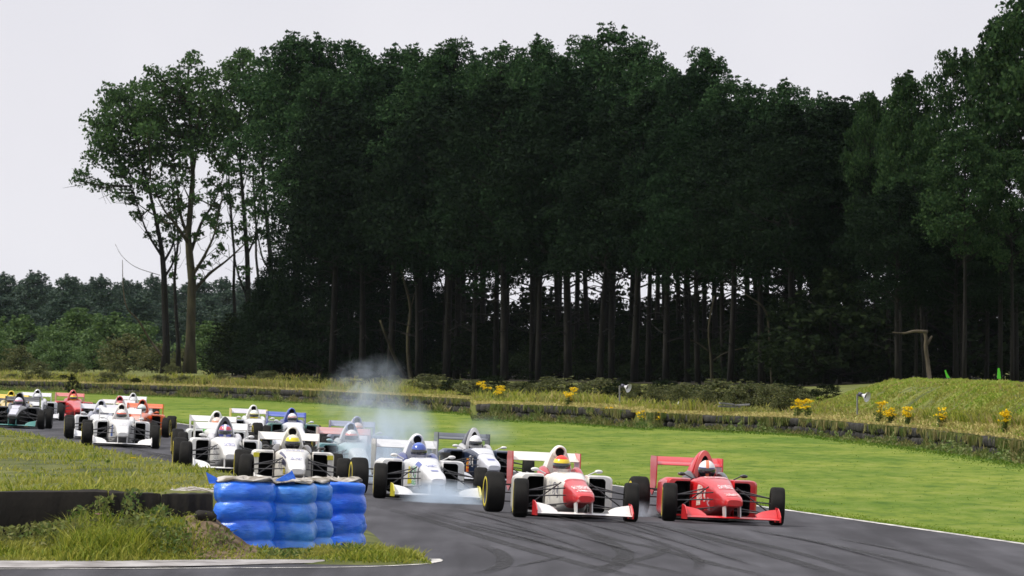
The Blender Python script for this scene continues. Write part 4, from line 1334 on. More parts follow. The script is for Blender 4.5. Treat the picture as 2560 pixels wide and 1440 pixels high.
for i, (px, yt) in enumerate([(2245, 470), (2320, 540), (2390, 500), (2465, 560), (2540, 520), (2615, 540)]):
    plant('front%d' % (i % 4), 'pine_tree', px, 251 + (i % 2) * 2, yt, ordinal(i) + ' dark pine from the left below the leafy right-hand trees', 'pine', 'dark pines below the right-hand trees', wide=1.35)

# ---- the open group of tall trees at the left, shaped from the photograph
def left_tree(name, D, base_px, base_py, trunk_px, rad, clumps_px, label, seed, per=150, size=.34, bark=None, limbs=()):
    rr = np.random.default_rng(seed)
    z0 = float(verge_z(base_px, D - float(wall_d(base_px))))
    X = lambda px: (px - 1280) / F * D
    b = Vector((X(base_px), D, z0))
    root = empty(name, b)
    tag(root, label, 'tree', 'open group of tall trees at the left')
    loc = lambda px, py, dy=0: Vector((X(px), D + dy, zpix(py, D))) - b
    trunk = [Vector((0, 0, -.3))] + [loc(px, py) for px, py in trunk_px]
    k = len(trunk)
    rads = [rad * (1 - .8 * (i / (k - 1)) ** .8) for i in range(k)]; rads[0] = rad * 1.35
    br, cl = [], []
    for lp in limbs:
        pts = smooth_path([loc(px, py, dy) for px, py, dy in lp], 5)
        br.append((pts, rad * .34, rad * .07))
        for q in pts[2::2]:
            for _ in range(2):
                tw = q + Vector((rr.normal() * .5, rr.normal() * .5, rr.uniform(.1, .9))); tw2 = tw + Vector((rr.normal() * .4, rr.normal() * .3, rr.uniform(.1, .8)))
                br.append(([q, tw, tw2], rad * .06, rad * .025))
                if rr.uniform() < .45: cl.append((tuple(tw2), rr.uniform(.25, .5)))
    nodes = [(p, 1.0) for p in trunk[3:]] + [(q, .6) for pts, _, _ in br for q in pts[4:]]
    for (px, py, rp) in clumps_px:
        c = loc(px, py, rr.normal() * 1.3); R_ = rp * D / F
        cl.append((tuple(c), R_))
        # attach to the nearest wood that lies below the clump
        best = min(nodes, key=lambda nd: (nd[0] - c).length + (2.5 if nd[0].z > c.z - .3 else 0))
        a = best[0]; L = (c - a).length
        m1 = a.lerp(c, .45) + Vector((rr.normal() * .12, rr.normal() * .12, -.06 * L)); m2 = a.lerp(c, .8) + Vector((rr.normal() * .1, rr.normal() * .1, .02))
        br.append(([a, m1, m2, c], rad * .20, rad * .05))
        for _ in range(3):
            tw = c + Vector((rr.normal() * .6, rr.normal() * .6, rr.normal() * .4 - .2))
            br.append(([m2, (m2 + tw) / 2 + Vector((0, 0, -.05)), tw], rad * .06, rad * .03))
    obj('trunk', wood_mesh(name + '_trunk', trunk, rads, br, bark or M_bark, 8), root)
    cl = [(c, R_ * (.95 if R_ > .5 else 1.15)) for c, R_ in cl]
    V, T = clump_leaves(cl, per * 1.3, size * .8, seed + 9, .5, .6, .75, .4)
    obj('crown', np_mesh(name + '_crown', V, T, M_leaf_left), root)
    return root


def blob(cx, cy, rx, ry, n, rp, seed, lower_thin=True):
    rr = np.random.default_rng(seed); out = []
    for i in range(n):
        a = i * 2.399963; q = math.sqrt((i + .5) / n)
        x = cx + rx * q * math.cos(a) + rr.normal() * 7; y = cy + ry * q * math.sin(a) + rr.normal() * 7
        out.append((x, y, rp * rr.uniform(.7, 1.25)))
    return out


DL = 392.0
left_tree('tall_tree', DL + 2, 412, 936, [(416, 860), (412, 760), (410, 690), (406, 640), (400, 600), (388, 540), (372, 470), (352, 400), (340, 330)], .30,
          blob(318, 330, 88, 105, 30, 40, 1) + [(232, 400, 34), (205, 440, 30), (196, 455, 22), (240, 465, 28), (280, 470, 30), (262, 360, 36), (292, 250, 34), (322, 222, 32), (258, 318, 30), (236, 345, 24), (330, 500, 24), (300, 495, 20), (350, 470, 26), (365, 440, 28), (310, 440, 28), (380, 520, 14), (345, 540, 12)],
          'left slimmer tree of the open group, its crown reaching furthest left', 31,
          limbs=[[(404, 640, 0), (372, 585, -1), (352, 530, -1.5), (330, 450, -2)], [(410, 655, 0), (430, 610, 1), (432, 560, 1.5), (410, 480, 2)], [(408, 700, 0), (436, 640, .5), (424, 560, .8)]])
left_tree('tall_tree', DL, 474, 938, [(476, 860), (478, 780), (480, 700), (474, 640), (470, 590), (476, 520), (482, 440), (478, 350), (474, 260), (470, 190)], .42,
          blob(452, 300, 112, 110, 40, 42, 2) + [(478, 160, 34), (440, 185, 34), (515, 190, 34), (480, 140, 24), (400, 200, 38), (382, 180, 26), (370, 215, 30), (420, 235, 34), (540, 240, 36), (560, 300, 38), (390, 480, 30), (425, 470, 28), (470, 455, 26), (520, 450, 28), (550, 420, 30), (450, 520, 16), (400, 545, 18), (500, 500, 18), (530, 490, 20), (415, 505, 20), (480, 500, 16), (560, 470, 20), (545, 540, 12)],
          'biggest mossy-trunked tree of the open group at the left', 32, bark=M_bark_moss,
          limbs=[[(472, 610, 0), (440, 560, -1), (410, 520, -1.5), (380, 450, -2)], [(474, 640, 0), (500, 560, 1), (535, 500, 1), (560, 430, 1)], [(478, 735, 0), (522, 685, .5), (572, 645, 1), (640, 580, 1)], [(470, 590, 0), (450, 540, 1), (440, 470, 1.4), (430, 400, 2)],
                 [(480, 690, 0), (512, 640, -.6), (538, 585, -1.2), (552, 515, -1)]])
left_tree('tall_tree', DL + 3, 622, 905, [(622, 800), (620, 720), (618, 640), (612, 560), (606, 480), (600, 400), (598, 320), (602, 240)], .26,
          blob(600, 270, 75, 115, 30, 38, 3) + [(600, 140, 30), (570, 165, 30), (640, 170, 30), (610, 130, 22), (560, 420, 24), (590, 460, 22), (630, 430, 24), (645, 380, 26), (575, 500, 16), (620, 510, 18), (650, 470, 16)],
          'straight slender tree right of the mossy trunk in the open group', 33, limbs=[[(620, 750, 0), (594, 680, 0), (580, 600, .5), (570, 500, 1)], [(617, 640, 0), (640, 580, 0), (650, 480, .5)]])
left_tree('tall_tree', DL + 1, 684, 905, [(682, 800), (678, 720), (676, 640), (668, 560), (660, 480), (656, 400), (660, 320), (668, 240)], .26,
          blob(690, 265, 62, 100, 26, 36, 4) + [(660, 420, 20), (700, 395, 26), (640, 350, 24), (690, 470, 20), (720, 430, 18), (700, 510, 18), (665, 540, 12), (735, 380, 20), (715, 555, 14)],
          'rightmost thin tree of the open group, sky showing through its sparse leaves', 34, limbs=[[(677, 680, 0), (655, 640, 0), (640, 560, .5), (636, 480, .5)], [(672, 600, 0), (690, 540, 0), (705, 470, 0)]])


left_tree('tall_tree', DL + 5, 446, 934, [(446, 860), (440, 780), (436, 700), (440, 650), (446, 600), (440, 540), (430, 470), (424, 400)], .17,
          [(420, 420, 30), (445, 440, 26), (400, 450, 24), (436, 490, 18), (440, 650, 12), (432, 690, 12), (452, 600, 10)], 'thin leaning tree between the two big trunks of the open group', 35)
left_tree('tall_tree', DL + 4, 590, 900, [(588, 800), (584, 720), (586, 640), (580, 560), (574, 480), (570, 400), (574, 320)], .15,
          [(570, 360, 28), (590, 330, 28), (556, 400, 22), (585, 430, 18), (566, 470, 16), (592, 520, 12), (574, 560, 10)], 'slim pole-like tree just right of the mossy trunk, left of the straight one', 36)
left_tree('tall_tree', DL + 6, 655, 900, [(653, 800), (648, 720), (640, 640), (640, 560), (634, 480), (632, 400), (640, 320)], .14,
          [(640, 360, 26), (622, 400, 20), (650, 410, 20), (636, 450, 16), (650, 500, 12), (630, 540, 10)], 'slimmest tree of the open group, standing between the straight and rightmost ones', 37)


def bare(name, base, pts, r0, r1, label, mat, cat='dead tree', side=()):
    b = Vector(base)
    root = empty(name, b); tag(root, label, cat)
    P = smooth_path([Vector(p) - b for p in pts], 5); k = len(P)
    mb = MB(); mb.tube(P, [r0 + (r1 - r0) * i / (k - 1) for i in range(k)], 7); obj('trunk', mb.mesh(name, mat, True), root)
    for sp in side:
        Q = smooth_path([Vector(p) - b for p in sp], 4); kk = len(Q)
        mb = MB(); mb.tube(Q, [r1 * 1.1 + .004 - r1 * .8 * i / kk for i in range(kk)], 5); obj('branch', mb.mesh(name + '_branch', mat, True), root)
    return root


W = lambda px, py, d: Vector(((px - 1280) / F * d, d, zpix(py, d)))
bare('dead_branch', W(405, 885, 388), [W(405, 890, 388), W(375, 850, 388), (W(345, 800, 387)), W(318, 770, 386), W(308, 720, 386), W(306, 650, 386)], .09, .02, 'pale bare branch curving up from the base of the open tree group', M_bark_pale, 'branch',
     side=[[W(400, 688, 392), W(340, 668, 391), W(305, 640, 391), W(288, 610, 391)]])
bare('broken_trunk', vpt(2322, 40), [vpt(2326, 40), W(2319, 905, float(wall_d(2322)) + 40), W(2314, 870, float(wall_d(2322)) + 40), W(2315, 845, float(wall_d(2322)) + 40), W(2309, 826, float(wall_d(2322)) + 40)], .08, .05, 'pale broken tree trunk with its top snapped over to the left', M_bark_pale,
     side=[[W(2318, 829, float(wall_d(2322)) + 39.9), W(2285, 828, float(wall_d(2322)) + 39.6), W(2262, 833, float(wall_d(2322)) + 39.4), W(2232, 831, float(wall_d(2322)) + 39.2)], [W(2318, 860, float(wall_d(2322)) + 40), W(2330, 840, float(wall_d(2322)) + 40)]])
dd = 324.
bare('leaning_trunk', W(1028, 955, dd), [W(1030, 960, dd), W(1022, 900, dd), W(1020, 840, dd), W(1026, 770, dd), W(1010, 700, dd), W(1000, 660, dd)], .15, .04, 'thin grey trunk standing just right of the smoke', M_bark_moss,
     side=[[W(1020, 800, dd), W(1035, 740, dd), W(1050, 690, dd)]])
bare('leaning_trunk', W(1024, 955, dd + .5), [W(1022, 958, dd + .5), W(990, 900, dd + .3), W(965, 840, dd), W(950, 800, dd)], .12, .05, 'thin leaning stem crossing left behind the smoke', M_bark_moss)
bare('dead_tree', W(1778, 972, 276), [W(1780, 976, 276), W(1778, 900, 276), W(1772, 820, 276), W(1786, 740, 276)], .10, .03, 'thin bare tree with forked twigs in front of the pines', M_bark_moss,
     side=[[W(1776, 905, 276), W(1820, 880, 276), W(1880, 866, 276)], [W(1775, 880, 276), W(1740, 855, 276), W(1725, 850, 276)]])
bare('dead_branch', W(1930, 960, 270), [W(1930, 968, 270), W(1925, 880, 270), W(1915, 780, 270), W(1870, 740, 270), W(1840, 715, 270)], .07, .02, 'bare crooked branch against the dark wood near the mound', M_bark_moss, 'branch')

# ---- distant wood and the scrub at the left
far = [(-110, 705, 960), (-30, 712, 960), (45, 708, 970), (100, 700, 960), (190, 702, 970), (235, 708, 960), (290, 712, 960), (345, 708, 970), (400, 705, 965), (470, 712, 960), (-70, 690, 930), (10, 686, 900), (75, 682, 880), (120, 712, 920), (165, 690, 860), (205, 712, 900), (262, 690, 880), (318, 702, 940), (375, 690, 900), (420, 715, 930), (520, 702, 900), (560, 698, 920), (610, 705, 930), (660, 700, 940), (720, 712, 930)]
for i, (px, yt, d) in enumerate(sorted(far)):
    plant('far%d' % (i % 4), 'distant_tree', px, d, yt, ordinal(i) + ' tree from the left in the distant hazy wood', 'tree', 'trees of the distant wood', z0=.3, wide=random.uniform(1.0, 1.7))
for i in range(20):
    px = -120 + i * 46
    plant('far%d' % ((i + 1) % 4) , 'distant_tree', px, 720 + 40 * (i % 3), 758 + 18 * math.sin(i * 1.7), ordinal(i) + ' lower tree from the left in front of the distant wood', 'tree', 'lower trees in front of the distant wood', z0=.3, wide=2.2)
bushes = [(-20, 830, 'bush0', 455, 1.5), (60, 800, 'bush1', 470, 1.5), (130, 830, 'bush2', 450, 1.4), (215, 785, 'bush0', 480, 1.6), (285, 795, 'bush1', 470, 1.4), (350, 815, 'bush2', 455, 1.3), (150, 862, 'bush0', 430, 1.5), (40, 872, 'scrub0', 420, 1.6), (235, 862, 'bush1', 425, 1.4),
          (310, 845, 'scrub1', 412, 1.6), (380, 868, 'scrub0', 405, 1.5), (455, 880, 'scrub1', 400, 1.3), (525, 815, 'bush2', 430, 1.3), (575, 870, 'bush0', 410, 1.3), (545, 900, 'scrub1', 385, 1.5), (100, 905, 'scrub0', 390, 1.8), (190, 908, 'scrub1', 385, 1.9), (10, 908, 'scrub1', 388, 1.7), (290, 905, 'scrub0', 385, 1.8), (430, 912, 'scrub0', 372, 1.6), (640, 912, 'scrub1', 362, 1.6)]
for i, (px, yt, key, d, w) in enumerate(sorted(bushes)):
    plant(key, 'bush', px, d, yt, ordinal(i) + ' bush from the left in the scrub below the open trees and distant wood', 'bush', 'scrub bushes at the left', wide=w)
plant('shade1', 'bush', 182, 322, 938, 'small dark bush standing in the gap of the far tyre wall', 'bush', None, z0=-.36, wide=.8)
for i, (px, yt, t) in enumerate([(1060, 962, 20), (1120, 960, 22), (1330, 962, 22), (1580, 985, 13), (1640, 968, 16), (1700, 972, 14), (1760, 978, 14), (1840, 975, 9), (1880, 962, 11), (1925, 968, 12), (1960, 972, 10)]):
    plant('scrub%d' % (i % 2), 'bush', px, float(wall_d(px)) + t, yt, ordinal(i) + ' low shrub from the left on the verge between smoke and mound', 'bush', 'verge shrubs', wide=1.5)
# ------------------------------------------------------------------ single-seater racing cars
# built with the rear axle at y = 0 and the nose towards +y, then moved so the origin lies between the axles
WB = 2.65
SH = Vector((0, -WB / 2, 0))
NS = 40


def superloop(y, hw, zb, zt, n, topw=1.0, botw=1.0, flat_top=0.0):
    zc, hh = (zb + zt) / 2, (zt - zb) / 2
    L = []
    for k in range(NS):
        a = 2 * math.pi * (k + .5) / NS
        c, s = math.cos(a), math.sin(a)
        x = hw * math.copysign(abs(c) ** (2 / n), c); z = zc + hh * math.copysign(abs(s) ** (2 / n), s)
        u = (z - zb) / (zt - zb)
        x *= botw + (topw - botw) * u
        L.append((x, y, z))
    return L


def interp_sections(keys, ys):
    ky = [k[0] for k in keys]
    out = []
    for y in ys:
        out.append([float(np.interp(y, ky, [k[j] for k in keys])) for j in range(1, len(keys[0]))])
    return out


def fin(mb, name, angle=35):
    me = mb.mesh(name, None, angle=angle)
    me.transform(Matrix.Translation(SH))
    return me


# (y, half width, bottom, top, squareness, top width, bottom width)
BODY = [(0.62, .24, .05, .42, 4, .9, 1), (0.9, .31, .05, .50, 4.5, .9, 1), (1.2, .335, .05, .585, 5, .92, 1), (1.6, .325, .05, .620, 5, .92, .98), (1.85, .305, .05, .638, 4.5, .88, .95), (2.1, .275, .07, .625, 4, .84, .90),
        (2.4, .235, .115, .578, 3.8, .82, .80), (2.65, .205, .16, .528, 3.6, .82, .78), (2.9, .185, .20, .475, 3.6, .86, .84), (3.15, .165, .225, .440, 3.8, .90, .90), (3.35, .15, .235, .40, 3.8, .92, .92), (3.46, .135, .245, .370, 3.4, .92, .92), (3.51, .11, .262, .345, 2.8, .9, .9)]


def body_loop(y, open_=False):
    s = interp_sections(BODY, [y])[0]
    L = superloop(y, s[0], s[1], s[2], s[3], s[4], s[5])
    if open_:
        M = []
        for (x, yy, z) in L:
            if z > (s[1] + s[2]) / 2 and abs(x) < s[0] * .74: z = .18
            M.append((x, yy, z))
        L = M
    return L


def body_surface(y, ang, off=.004):
    s = interp_sections(BODY, [y])[0]
    zc, hh = (s[1] + s[2]) / 2, (s[2] - s[1]) / 2
    c, sn = math.cos(ang), math.sin(ang)
    x = s[0] * math.copysign(abs(c) ** (2 / s[3]), c); z = zc + hh * math.copysign(abs(sn) ** (2 / s[3]), sn)
    u = (z - s[1]) / (s[2] - s[1]); x *= s[5] + (s[4] - s[5]) * u
    nv = Vector((c, .12, sn)).normalized()
    return Vector((x, y, z)) + nv * off


CM = {}
mb = MB()
loops = [body_loop(y) for y in (.62, .75, .9, 1.0, 1.06)] + [body_loop(y, True) for y in (1.07, 1.2, 1.35, 1.5, 1.65, 1.76)] + [body_loop(y) for y in (1.78, 1.85, 1.95, 2.1, 2.25, 2.4, 2.5, 2.58)]
mb.loft(loops); CM['monocoque'] = fin(mb, 'monocoque', 40)
mb = MB(); mb.loft([body_loop(y) for y in (2.583, 2.65, 2.78, 2.9, 3.03, 3.15, 3.25, 3.35, 3.42, 3.46, 3.49, 3.51)]); CM['nose_cone'] = fin(mb, 'nose_cone', 40)
# engine cover with the air scoop on top
COVER = [(1.03, .15, .48, .965, 3.0, .60, 1.55), (0.95, .17, .46, .985, 3.0, .60, 1.5), (0.7, .20, .40, .93, 3, .5, 1.35), (0.4, .215, .30, .80, 3, .5, 1.2), (0.0, .19, .24, .60, 3, .55, 1.1), (-.35, .12, .22, .44, 3, .7, 1)]
mb = MB()
ys = [1.03, .99, .95, .85, .7, .55, .4, .2, 0, -.2, -.35]
ck = sorted(COVER)
mb.loft([superloop(y, *interp_sections(ck, [y])[0]) for y in ys]); CM['engine_cover'] = fin(mb, 'engine_cover', 40)
# round lip of the scoop
mb = MB(); n = 28
prof = [(.060, 1.055), (.064, 1.085), (.075, 1.098), (.088, 1.090), (.096, 1.06), (.098, .98), (.058, 1.0)]
loops = []
for rr_, y in prof:
    loops.append([(rr_ * 1.0 * math.cos(2 * math.pi * k / n), y, .893 + rr_ * 1.03 * math.sin(2 * math.pi * k / n)) for k in range(n)])
loops.append(loops[0]); mb.loft(loops, False, False); CM['air_scoop'] = fin(mb, 'air_scoop', 60)
mb = MB(); mb.loft([[(.068 * math.cos(2 * math.pi * k / n), y, .893 + .07 * math.sin(2 * math.pi * k / n)) for k in range(n)] for y in (1.052, 1.035)]); CM['scoop_intake'] = fin(mb, 'scoop_intake', 40)
# tall arched hoop used on some cars
mb = MB(); loops = []
for k in range(22):
    a = math.pi * (k / 21)
    cx, cz = math.cos(a), math.sin(a)
    x = .115 * cx * (1.35 - .35 * cz); z = .58 + .415 * cz ** .8
    ix, iz = x * .62, .58 + (z - .58) * .82
    loops.append([(x, 1.09, z), (x, .97, z), (ix, .97, iz), (ix, 1.10, iz)])
mb.loft(loops); CM['roll_hoop'] = fin(mb, 'roll_hoop', 40)
mb = MB(); mb.loft([[(.075 * math.cos(2 * math.pi * k / n), y, .868 + .075 * math.sin(2 * math.pi * k / n)) for k in range(n)] for y in (1.072, 1.045)]); CM['hoop_intake'] = fin(mb, 'hoop_intake', 40)
# headrest pads beside the helmet
for sgn, nm in ((1, 'r'), (-1, 'l')):
    mb = MB(); L = []
    for y, h, w in ((1.04, .11, .10), (1.1, .125, .11), (1.25, .115, .10), (1.42, .075, .075), (1.56, .03, .05)):
        L.append([(sgn * (.235 + w * math.cos(a) * .8), y, .575 + max(-.03, h * math.sin(a))) for a in np.linspace(0, 2 * math.pi, 14, endpoint=False)])
    mb.loft(L); CM['cockpit_pad_' + nm] = fin(mb, 'cockpit_pad', 50)
# side pods: shell with an open mouth, dark radiator inside
def pod_outline(y, x0, x1, z0, z1, r, n=6):
    out = []
    for cx, cz, a0 in ((x1 - r, z1 - r, 0), (x0 + r * .3, z1 - r * .3, 90), (x0 + r * .3, z0 + r * .3, 180), (x1 - r, z0 + r, 270)):
        rr_ = r if cx > (x0 + x1) / 2 else r * .3
        for k in range(n):
            a = math.radians(a0 + 90 * k / (n - 1)); out.append((cx + rr_ * math.cos(a), y, cz + rr_ * math.sin(a)))
    return out


for sgn, nm in ((1, 'r'), (-1, 'l')):
    mb = MB()
    L = [pod_outline(1.50, .330, .538, .10, .540, .03), pod_outline(1.74, .330, .538, .095, .546, .03), pod_outline(1.765, .32, .552, .085, .558, .05), pod_outline(1.76, .315, .625, .06, .582, .06), pod_outline(1.72, .31, .655, .05, .594, .065), pod_outline(1.4, .31, .665, .045, .598, .07), pod_outline(1.0, .30, .66, .045, .57, .09),
         pod_outline(.7, .27, .61, .05, .47, .10), pod_outline(.45, .22, .50, .06, .41, .10), pod_outline(.22, .16, .36, .08, .36, .08)]
    L = [[(sgn * x, y, z) for x, y, z in q] for q in L]
    mb.loft(L[2:], cap0=False, cap1=True); CM['sidepod_' + nm] = fin(mb, 'sidepod', 35)
    mb = MB(); mb.loft(L[:3], cap0=False, cap1=False); CM['duct_' + nm] = fin(mb, 'duct', 35)
    mb = MB(); mb.box(min(sgn * .322, sgn * .546), max(sgn * .322, sgn * .546), 1.475, 1.498, .09, .55); CM['radiator_' + nm] = fin(mb, 'radiator')
    mb = MB(); mb.box(min(sgn * .545, sgn * .640), max(sgn * .545, sgn * .640), 1.756, 1.776, .48, .552); CM['flash_' + nm] = fin(mb, 'pod_flash')
    # mirror
    mb = MB(); L = [[(sgn * (.45 + .058 * math.cos(a) * f), y, .655 + .027 * math.sin(a) * f) for a in np.linspace(0, 2 * math.pi, 14, endpoint=False)] for y, f in ((1.80, .5), (1.79, .85), (1.755, 1.0), (1.735, .98))]
    mb.loft(L); mb.tube([(sgn * .30, 1.76, .60), (sgn * .40, 1.765, .65)], .009, 6); CM['mirror_' + nm] = fin(mb, 'mirror', 50)
# floor and skid plank
mb = MB(); pl = [(-.10, -.2), (.10, -.2), (.5, .25), (.64, .9), (.66, 1.55), (.5, 1.78), (.28, 1.95), (.15, 2.3), (-.15, 2.3), (-.28, 1.95), (-.5, 1.78), (-.66, 1.55), (-.64, .9), (-.5, .25)]
mb.loft([[(x, y, .028) for x, y in pl], [(x, y, .046) for x, y in pl]]); CM['floor'] = fin(mb, 'floor')
mb = MB(); mb.loft([superloop(y, hw, zb, zt, 4) for y, hw, zb, zt in ((.5, .2, .06, .42), (.1, .15, .1, .36), (-.3, .11, .14, .32), (-.55, .08, .16, .28))]); CM['gearbox'] = fin(mb, 'gearbox')


def wing_section(x, y0, chord, z0, rise, th):
    """small aerofoil seen from the side: leading edge at y0 (front), trailing edge behind and higher"""
    P = [(0, 0), (.08, .5), (.35, .9), (.7, .65), (1, .12), (1, -.12), (.6, -.45), (.25, -.6), (.05, -.4)]
    return [(x, y0 - chord * u, z0 + rise * u ** 1.3 + th * v) for u, v in P]


# front wing: flat main plane, deep outer flaps, end plates, pylons
mb = MB(); mb.loft([wing_section(x, 3.47 - .03 * abs(x), .27, .085 + .006 * (1 - abs(x) / .66), .015, .020) for x in np.linspace(-.655, .655, 15)]); CM['front_wing'] = fin(mb, 'front_wing', 50)
for sgn, nm in ((1, 'r'), (-1, 'l')):
    mb = MB(); mb.loft([wing_section(sgn * x, 3.36, .17, .108, r_, .011) for x, r_ in ((.36, .030), (.40, .060), (.46, .085), (.55, .105), (.652, .120))]); CM['flap_' + nm] = fin(mb, 'flap', 50)
    mb = MB(); ep = [(3.50, .055), (3.50, .13), (3.40, .20), (3.30, .245), (3.10, .255), (3.08, .05)]
    a, b = sorted((sgn * .657, sgn * .672)); mb.loft([[(a, y, z) for y, z in ep], [(b, y, z) for y, z in ep]]); CM['front_endplate_' + nm] = fin(mb, 'front_endplate')
    mb = MB(); py_ = [(3.44, .098), (3.26, .098), (3.18, .27), (3.40, .27)]; a, b = sorted((sgn * .098, sgn * .115))
    mb.loft([[(a, y, z) for y, z in py_], [(b, y, z) for y, z in py_]]); CM['pylon_' + nm] = fin(mb, 'pylon')
    # rear end plate
    mb = MB(); ep = [(-.12, .43), (-.10, .74), (-.12, .872), (-.60, .872), (-.63, .80), (-.56, .36), (-.40, .30)]
    a, b = sorted((sgn * .478, sgn * .494)); mb.loft([[(a, y, z) for y, z in ep], [(b, y, z) for y, z in ep]]); CM['rear_endplate_' + nm] = fin(mb, 'rear_endplate')
    mb = MB(); py_ = [(-.22, .30), (-.34, .30), (-.46, .84), (-.30, .84)]; a, b = sorted((sgn * .06, sgn * .072)); mb.loft([[(a, y, z) for y, z in py_], [(b, y, z) for y, z in py_]]); CM['rear_pylon_' + nm] = fin(mb, 'rear_pylon')
mb = MB(); mb.loft([wing_section(x, -.16, .27, .752, .045, .022) for x in (-.476, -.2, .2, .476)]); CM['rear_wing'] = fin(mb, 'rear_wing', 50)
mb = MB(); mb.loft([wing_section(x, -.385, .18, .790, .075, .014) for x in (-.476, -.2, .2, .476)]); CM['rear_flap'] = fin(mb, 'rear_flap', 50)
mb = MB(); mb.loft([wing_section(x, -.20, .22, .36, .03, .016) for x in (-.476, -.2, .2, .476)]); CM['lower_rear_wing'] = fin(mb, 'lower_rear_wing', 50)


# wheels, axle along x, centred on the hub
def lathe_x(prof, seg):
    V, Fc = [], []
    m = len(prof)
    for s in range(seg):
        a = 2 * math.pi * s / seg
        for x, rr_ in prof: V.append((x, rr_ * math.cos(a), rr_ * math.sin(a)))
    for s in range(seg):
        s2 = (s + 1) % seg
        for k in range(m - 1): Fc.append((s * m + k, s2 * m + k, s2 * m + k + 1, s * m + k + 1))
    return V, Fc


def wheel_meshes(nm, R, w):
    h = w / 2
    ty = [(-h * .90, .185), (-h * .98, .215), (-h, R * .80), (-h * .97, R * .90), (-h * .86, R * .965), (-h * .66, R * .995), (-h * .3, R), (h * .3, R), (h * .66, R * .995), (h * .86, R * .965), (h * .97, R * .90), (h, R * .80), (h * .98, .215), (h * .90, .185), (0, .17), (-h * .90, .185)]
    mb = MB(); mb.add(*lathe_x(ty, 36)); CM['tyre_' + nm] = mb.mesh('tyre', None, angle=45)
    for sgn, sd in ((1, 'r'), (-1, 'l')):
        rim = [(sgn * h * .92, .186), (sgn * h * .96, .180), (sgn * h * .80, .165), (sgn * h * .62, .12), (sgn * h * .70, .06), (sgn * h * .78, .035), (sgn * h * .80, .0001)]
        mb = MB(); mb.add(*lathe_x(rim, 28)); CM['rim_%s_%s' % (nm, sd)] = mb.mesh('rim', None, angle=35)
        mb = MB(); mb.add(*lathe_x([(sgn * h * .97, .176), (sgn * h * .998, .180), (sgn * h * 1.004, .195), (sgn * h * .998, .212), (sgn * h * .97, .216)], 32)); CM['ring_%s_%s' % (nm, sd)] = mb.mesh('side_band', None, angle=60)


wheel_meshes('f', .268, .205); wheel_meshes('r', .285, .26)
TRF, TRR = .770, .755
HUBS = {('f', 'r'): (TRF, WB, .268), ('f', 'l'): (-TRF, WB, .268), ('r', 'r'): (TRR, 0, .285), ('r', 'l'): (-TRR, 0, .285)}
ARMS = []
for sgn in (1, -1):
    hx = sgn * (TRF - .09)
    ARMS += [((hx, WB, .37), (sgn * .19, WB + .22, .43)), ((hx, WB, .37), (sgn * .22, WB - .30, .47)), ((hx, WB, .15), (sgn * .16, WB + .20, .22)), ((hx, WB, .15), (sgn * .22, WB - .32, .17)), ((hx - sgn * .03, WB, .18), (sgn * .20, WB - .10, .50)), ((hx, WB + .10, .30), (sgn * .17, WB + .14, .33))]
    hx = sgn * (TRR - .12)
    ARMS += [((hx, 0, .40), (sgn * .14, .12, .40)), ((hx, 0, .40), (sgn * .12, -.18, .36)), ((hx, 0, .16), (sgn * .14, .25, .16)), ((hx, 0, .16), (sgn * .10, -.22, .16)), ((hx, 0, .285), (sgn * .12, 0, .27))]
ARM_ME = []
for a, b in ARMS:
    mb = MB(); mb.tube([a, b], [.0095, .0095], 6); ARM_ME.append(fin(mb, 'suspension_arm', 60))
mb = MB(); L = []
for k in range(20):
    a = 2 * math.pi * k / 20
    c = Vector((.125 * math.cos(a), 1.74 + .03 * math.sin(a), .495 + .08 * math.sin(a))); o_ = Vector((math.cos(a), 0, math.sin(a))) * .013
    L.append([c + o_, c + Vector((0, .013, 0)), c - o_, c - Vector((0, .013, 0))])
mb.loft(L + [L[0]], False, False); mb.box(-.06, .06, 1.735, 1.75, .45, .52); CM['steering_wheel'] = fin(mb, 'steering_wheel', 60)


def decal_mesh(name, y0, y1, a0, a1, ny=8, na=6, off=.004, cut=None):
    V, Fc = [], []
    for i in range(ny + 1):
        y = y0 + (y1 - y0) * i / ny
        for k in range(na + 1):
            a = a0 + (a1 - a0) * k / na
            V.append(body_surface(y, math.radians(a), off))
    for i in range(ny):
        for k in range(na):
            if cut and not cut(i / ny, k / na): continue
            Fc.append((i * (na + 1) + k, i * (na + 1) + k + 1, (i + 1) * (na + 1) + k + 1, (i + 1) * (na + 1) + k))
    me = py_mesh(name, V, Fc, None, True); me.transform(Matrix.Translation(SH))
    return me


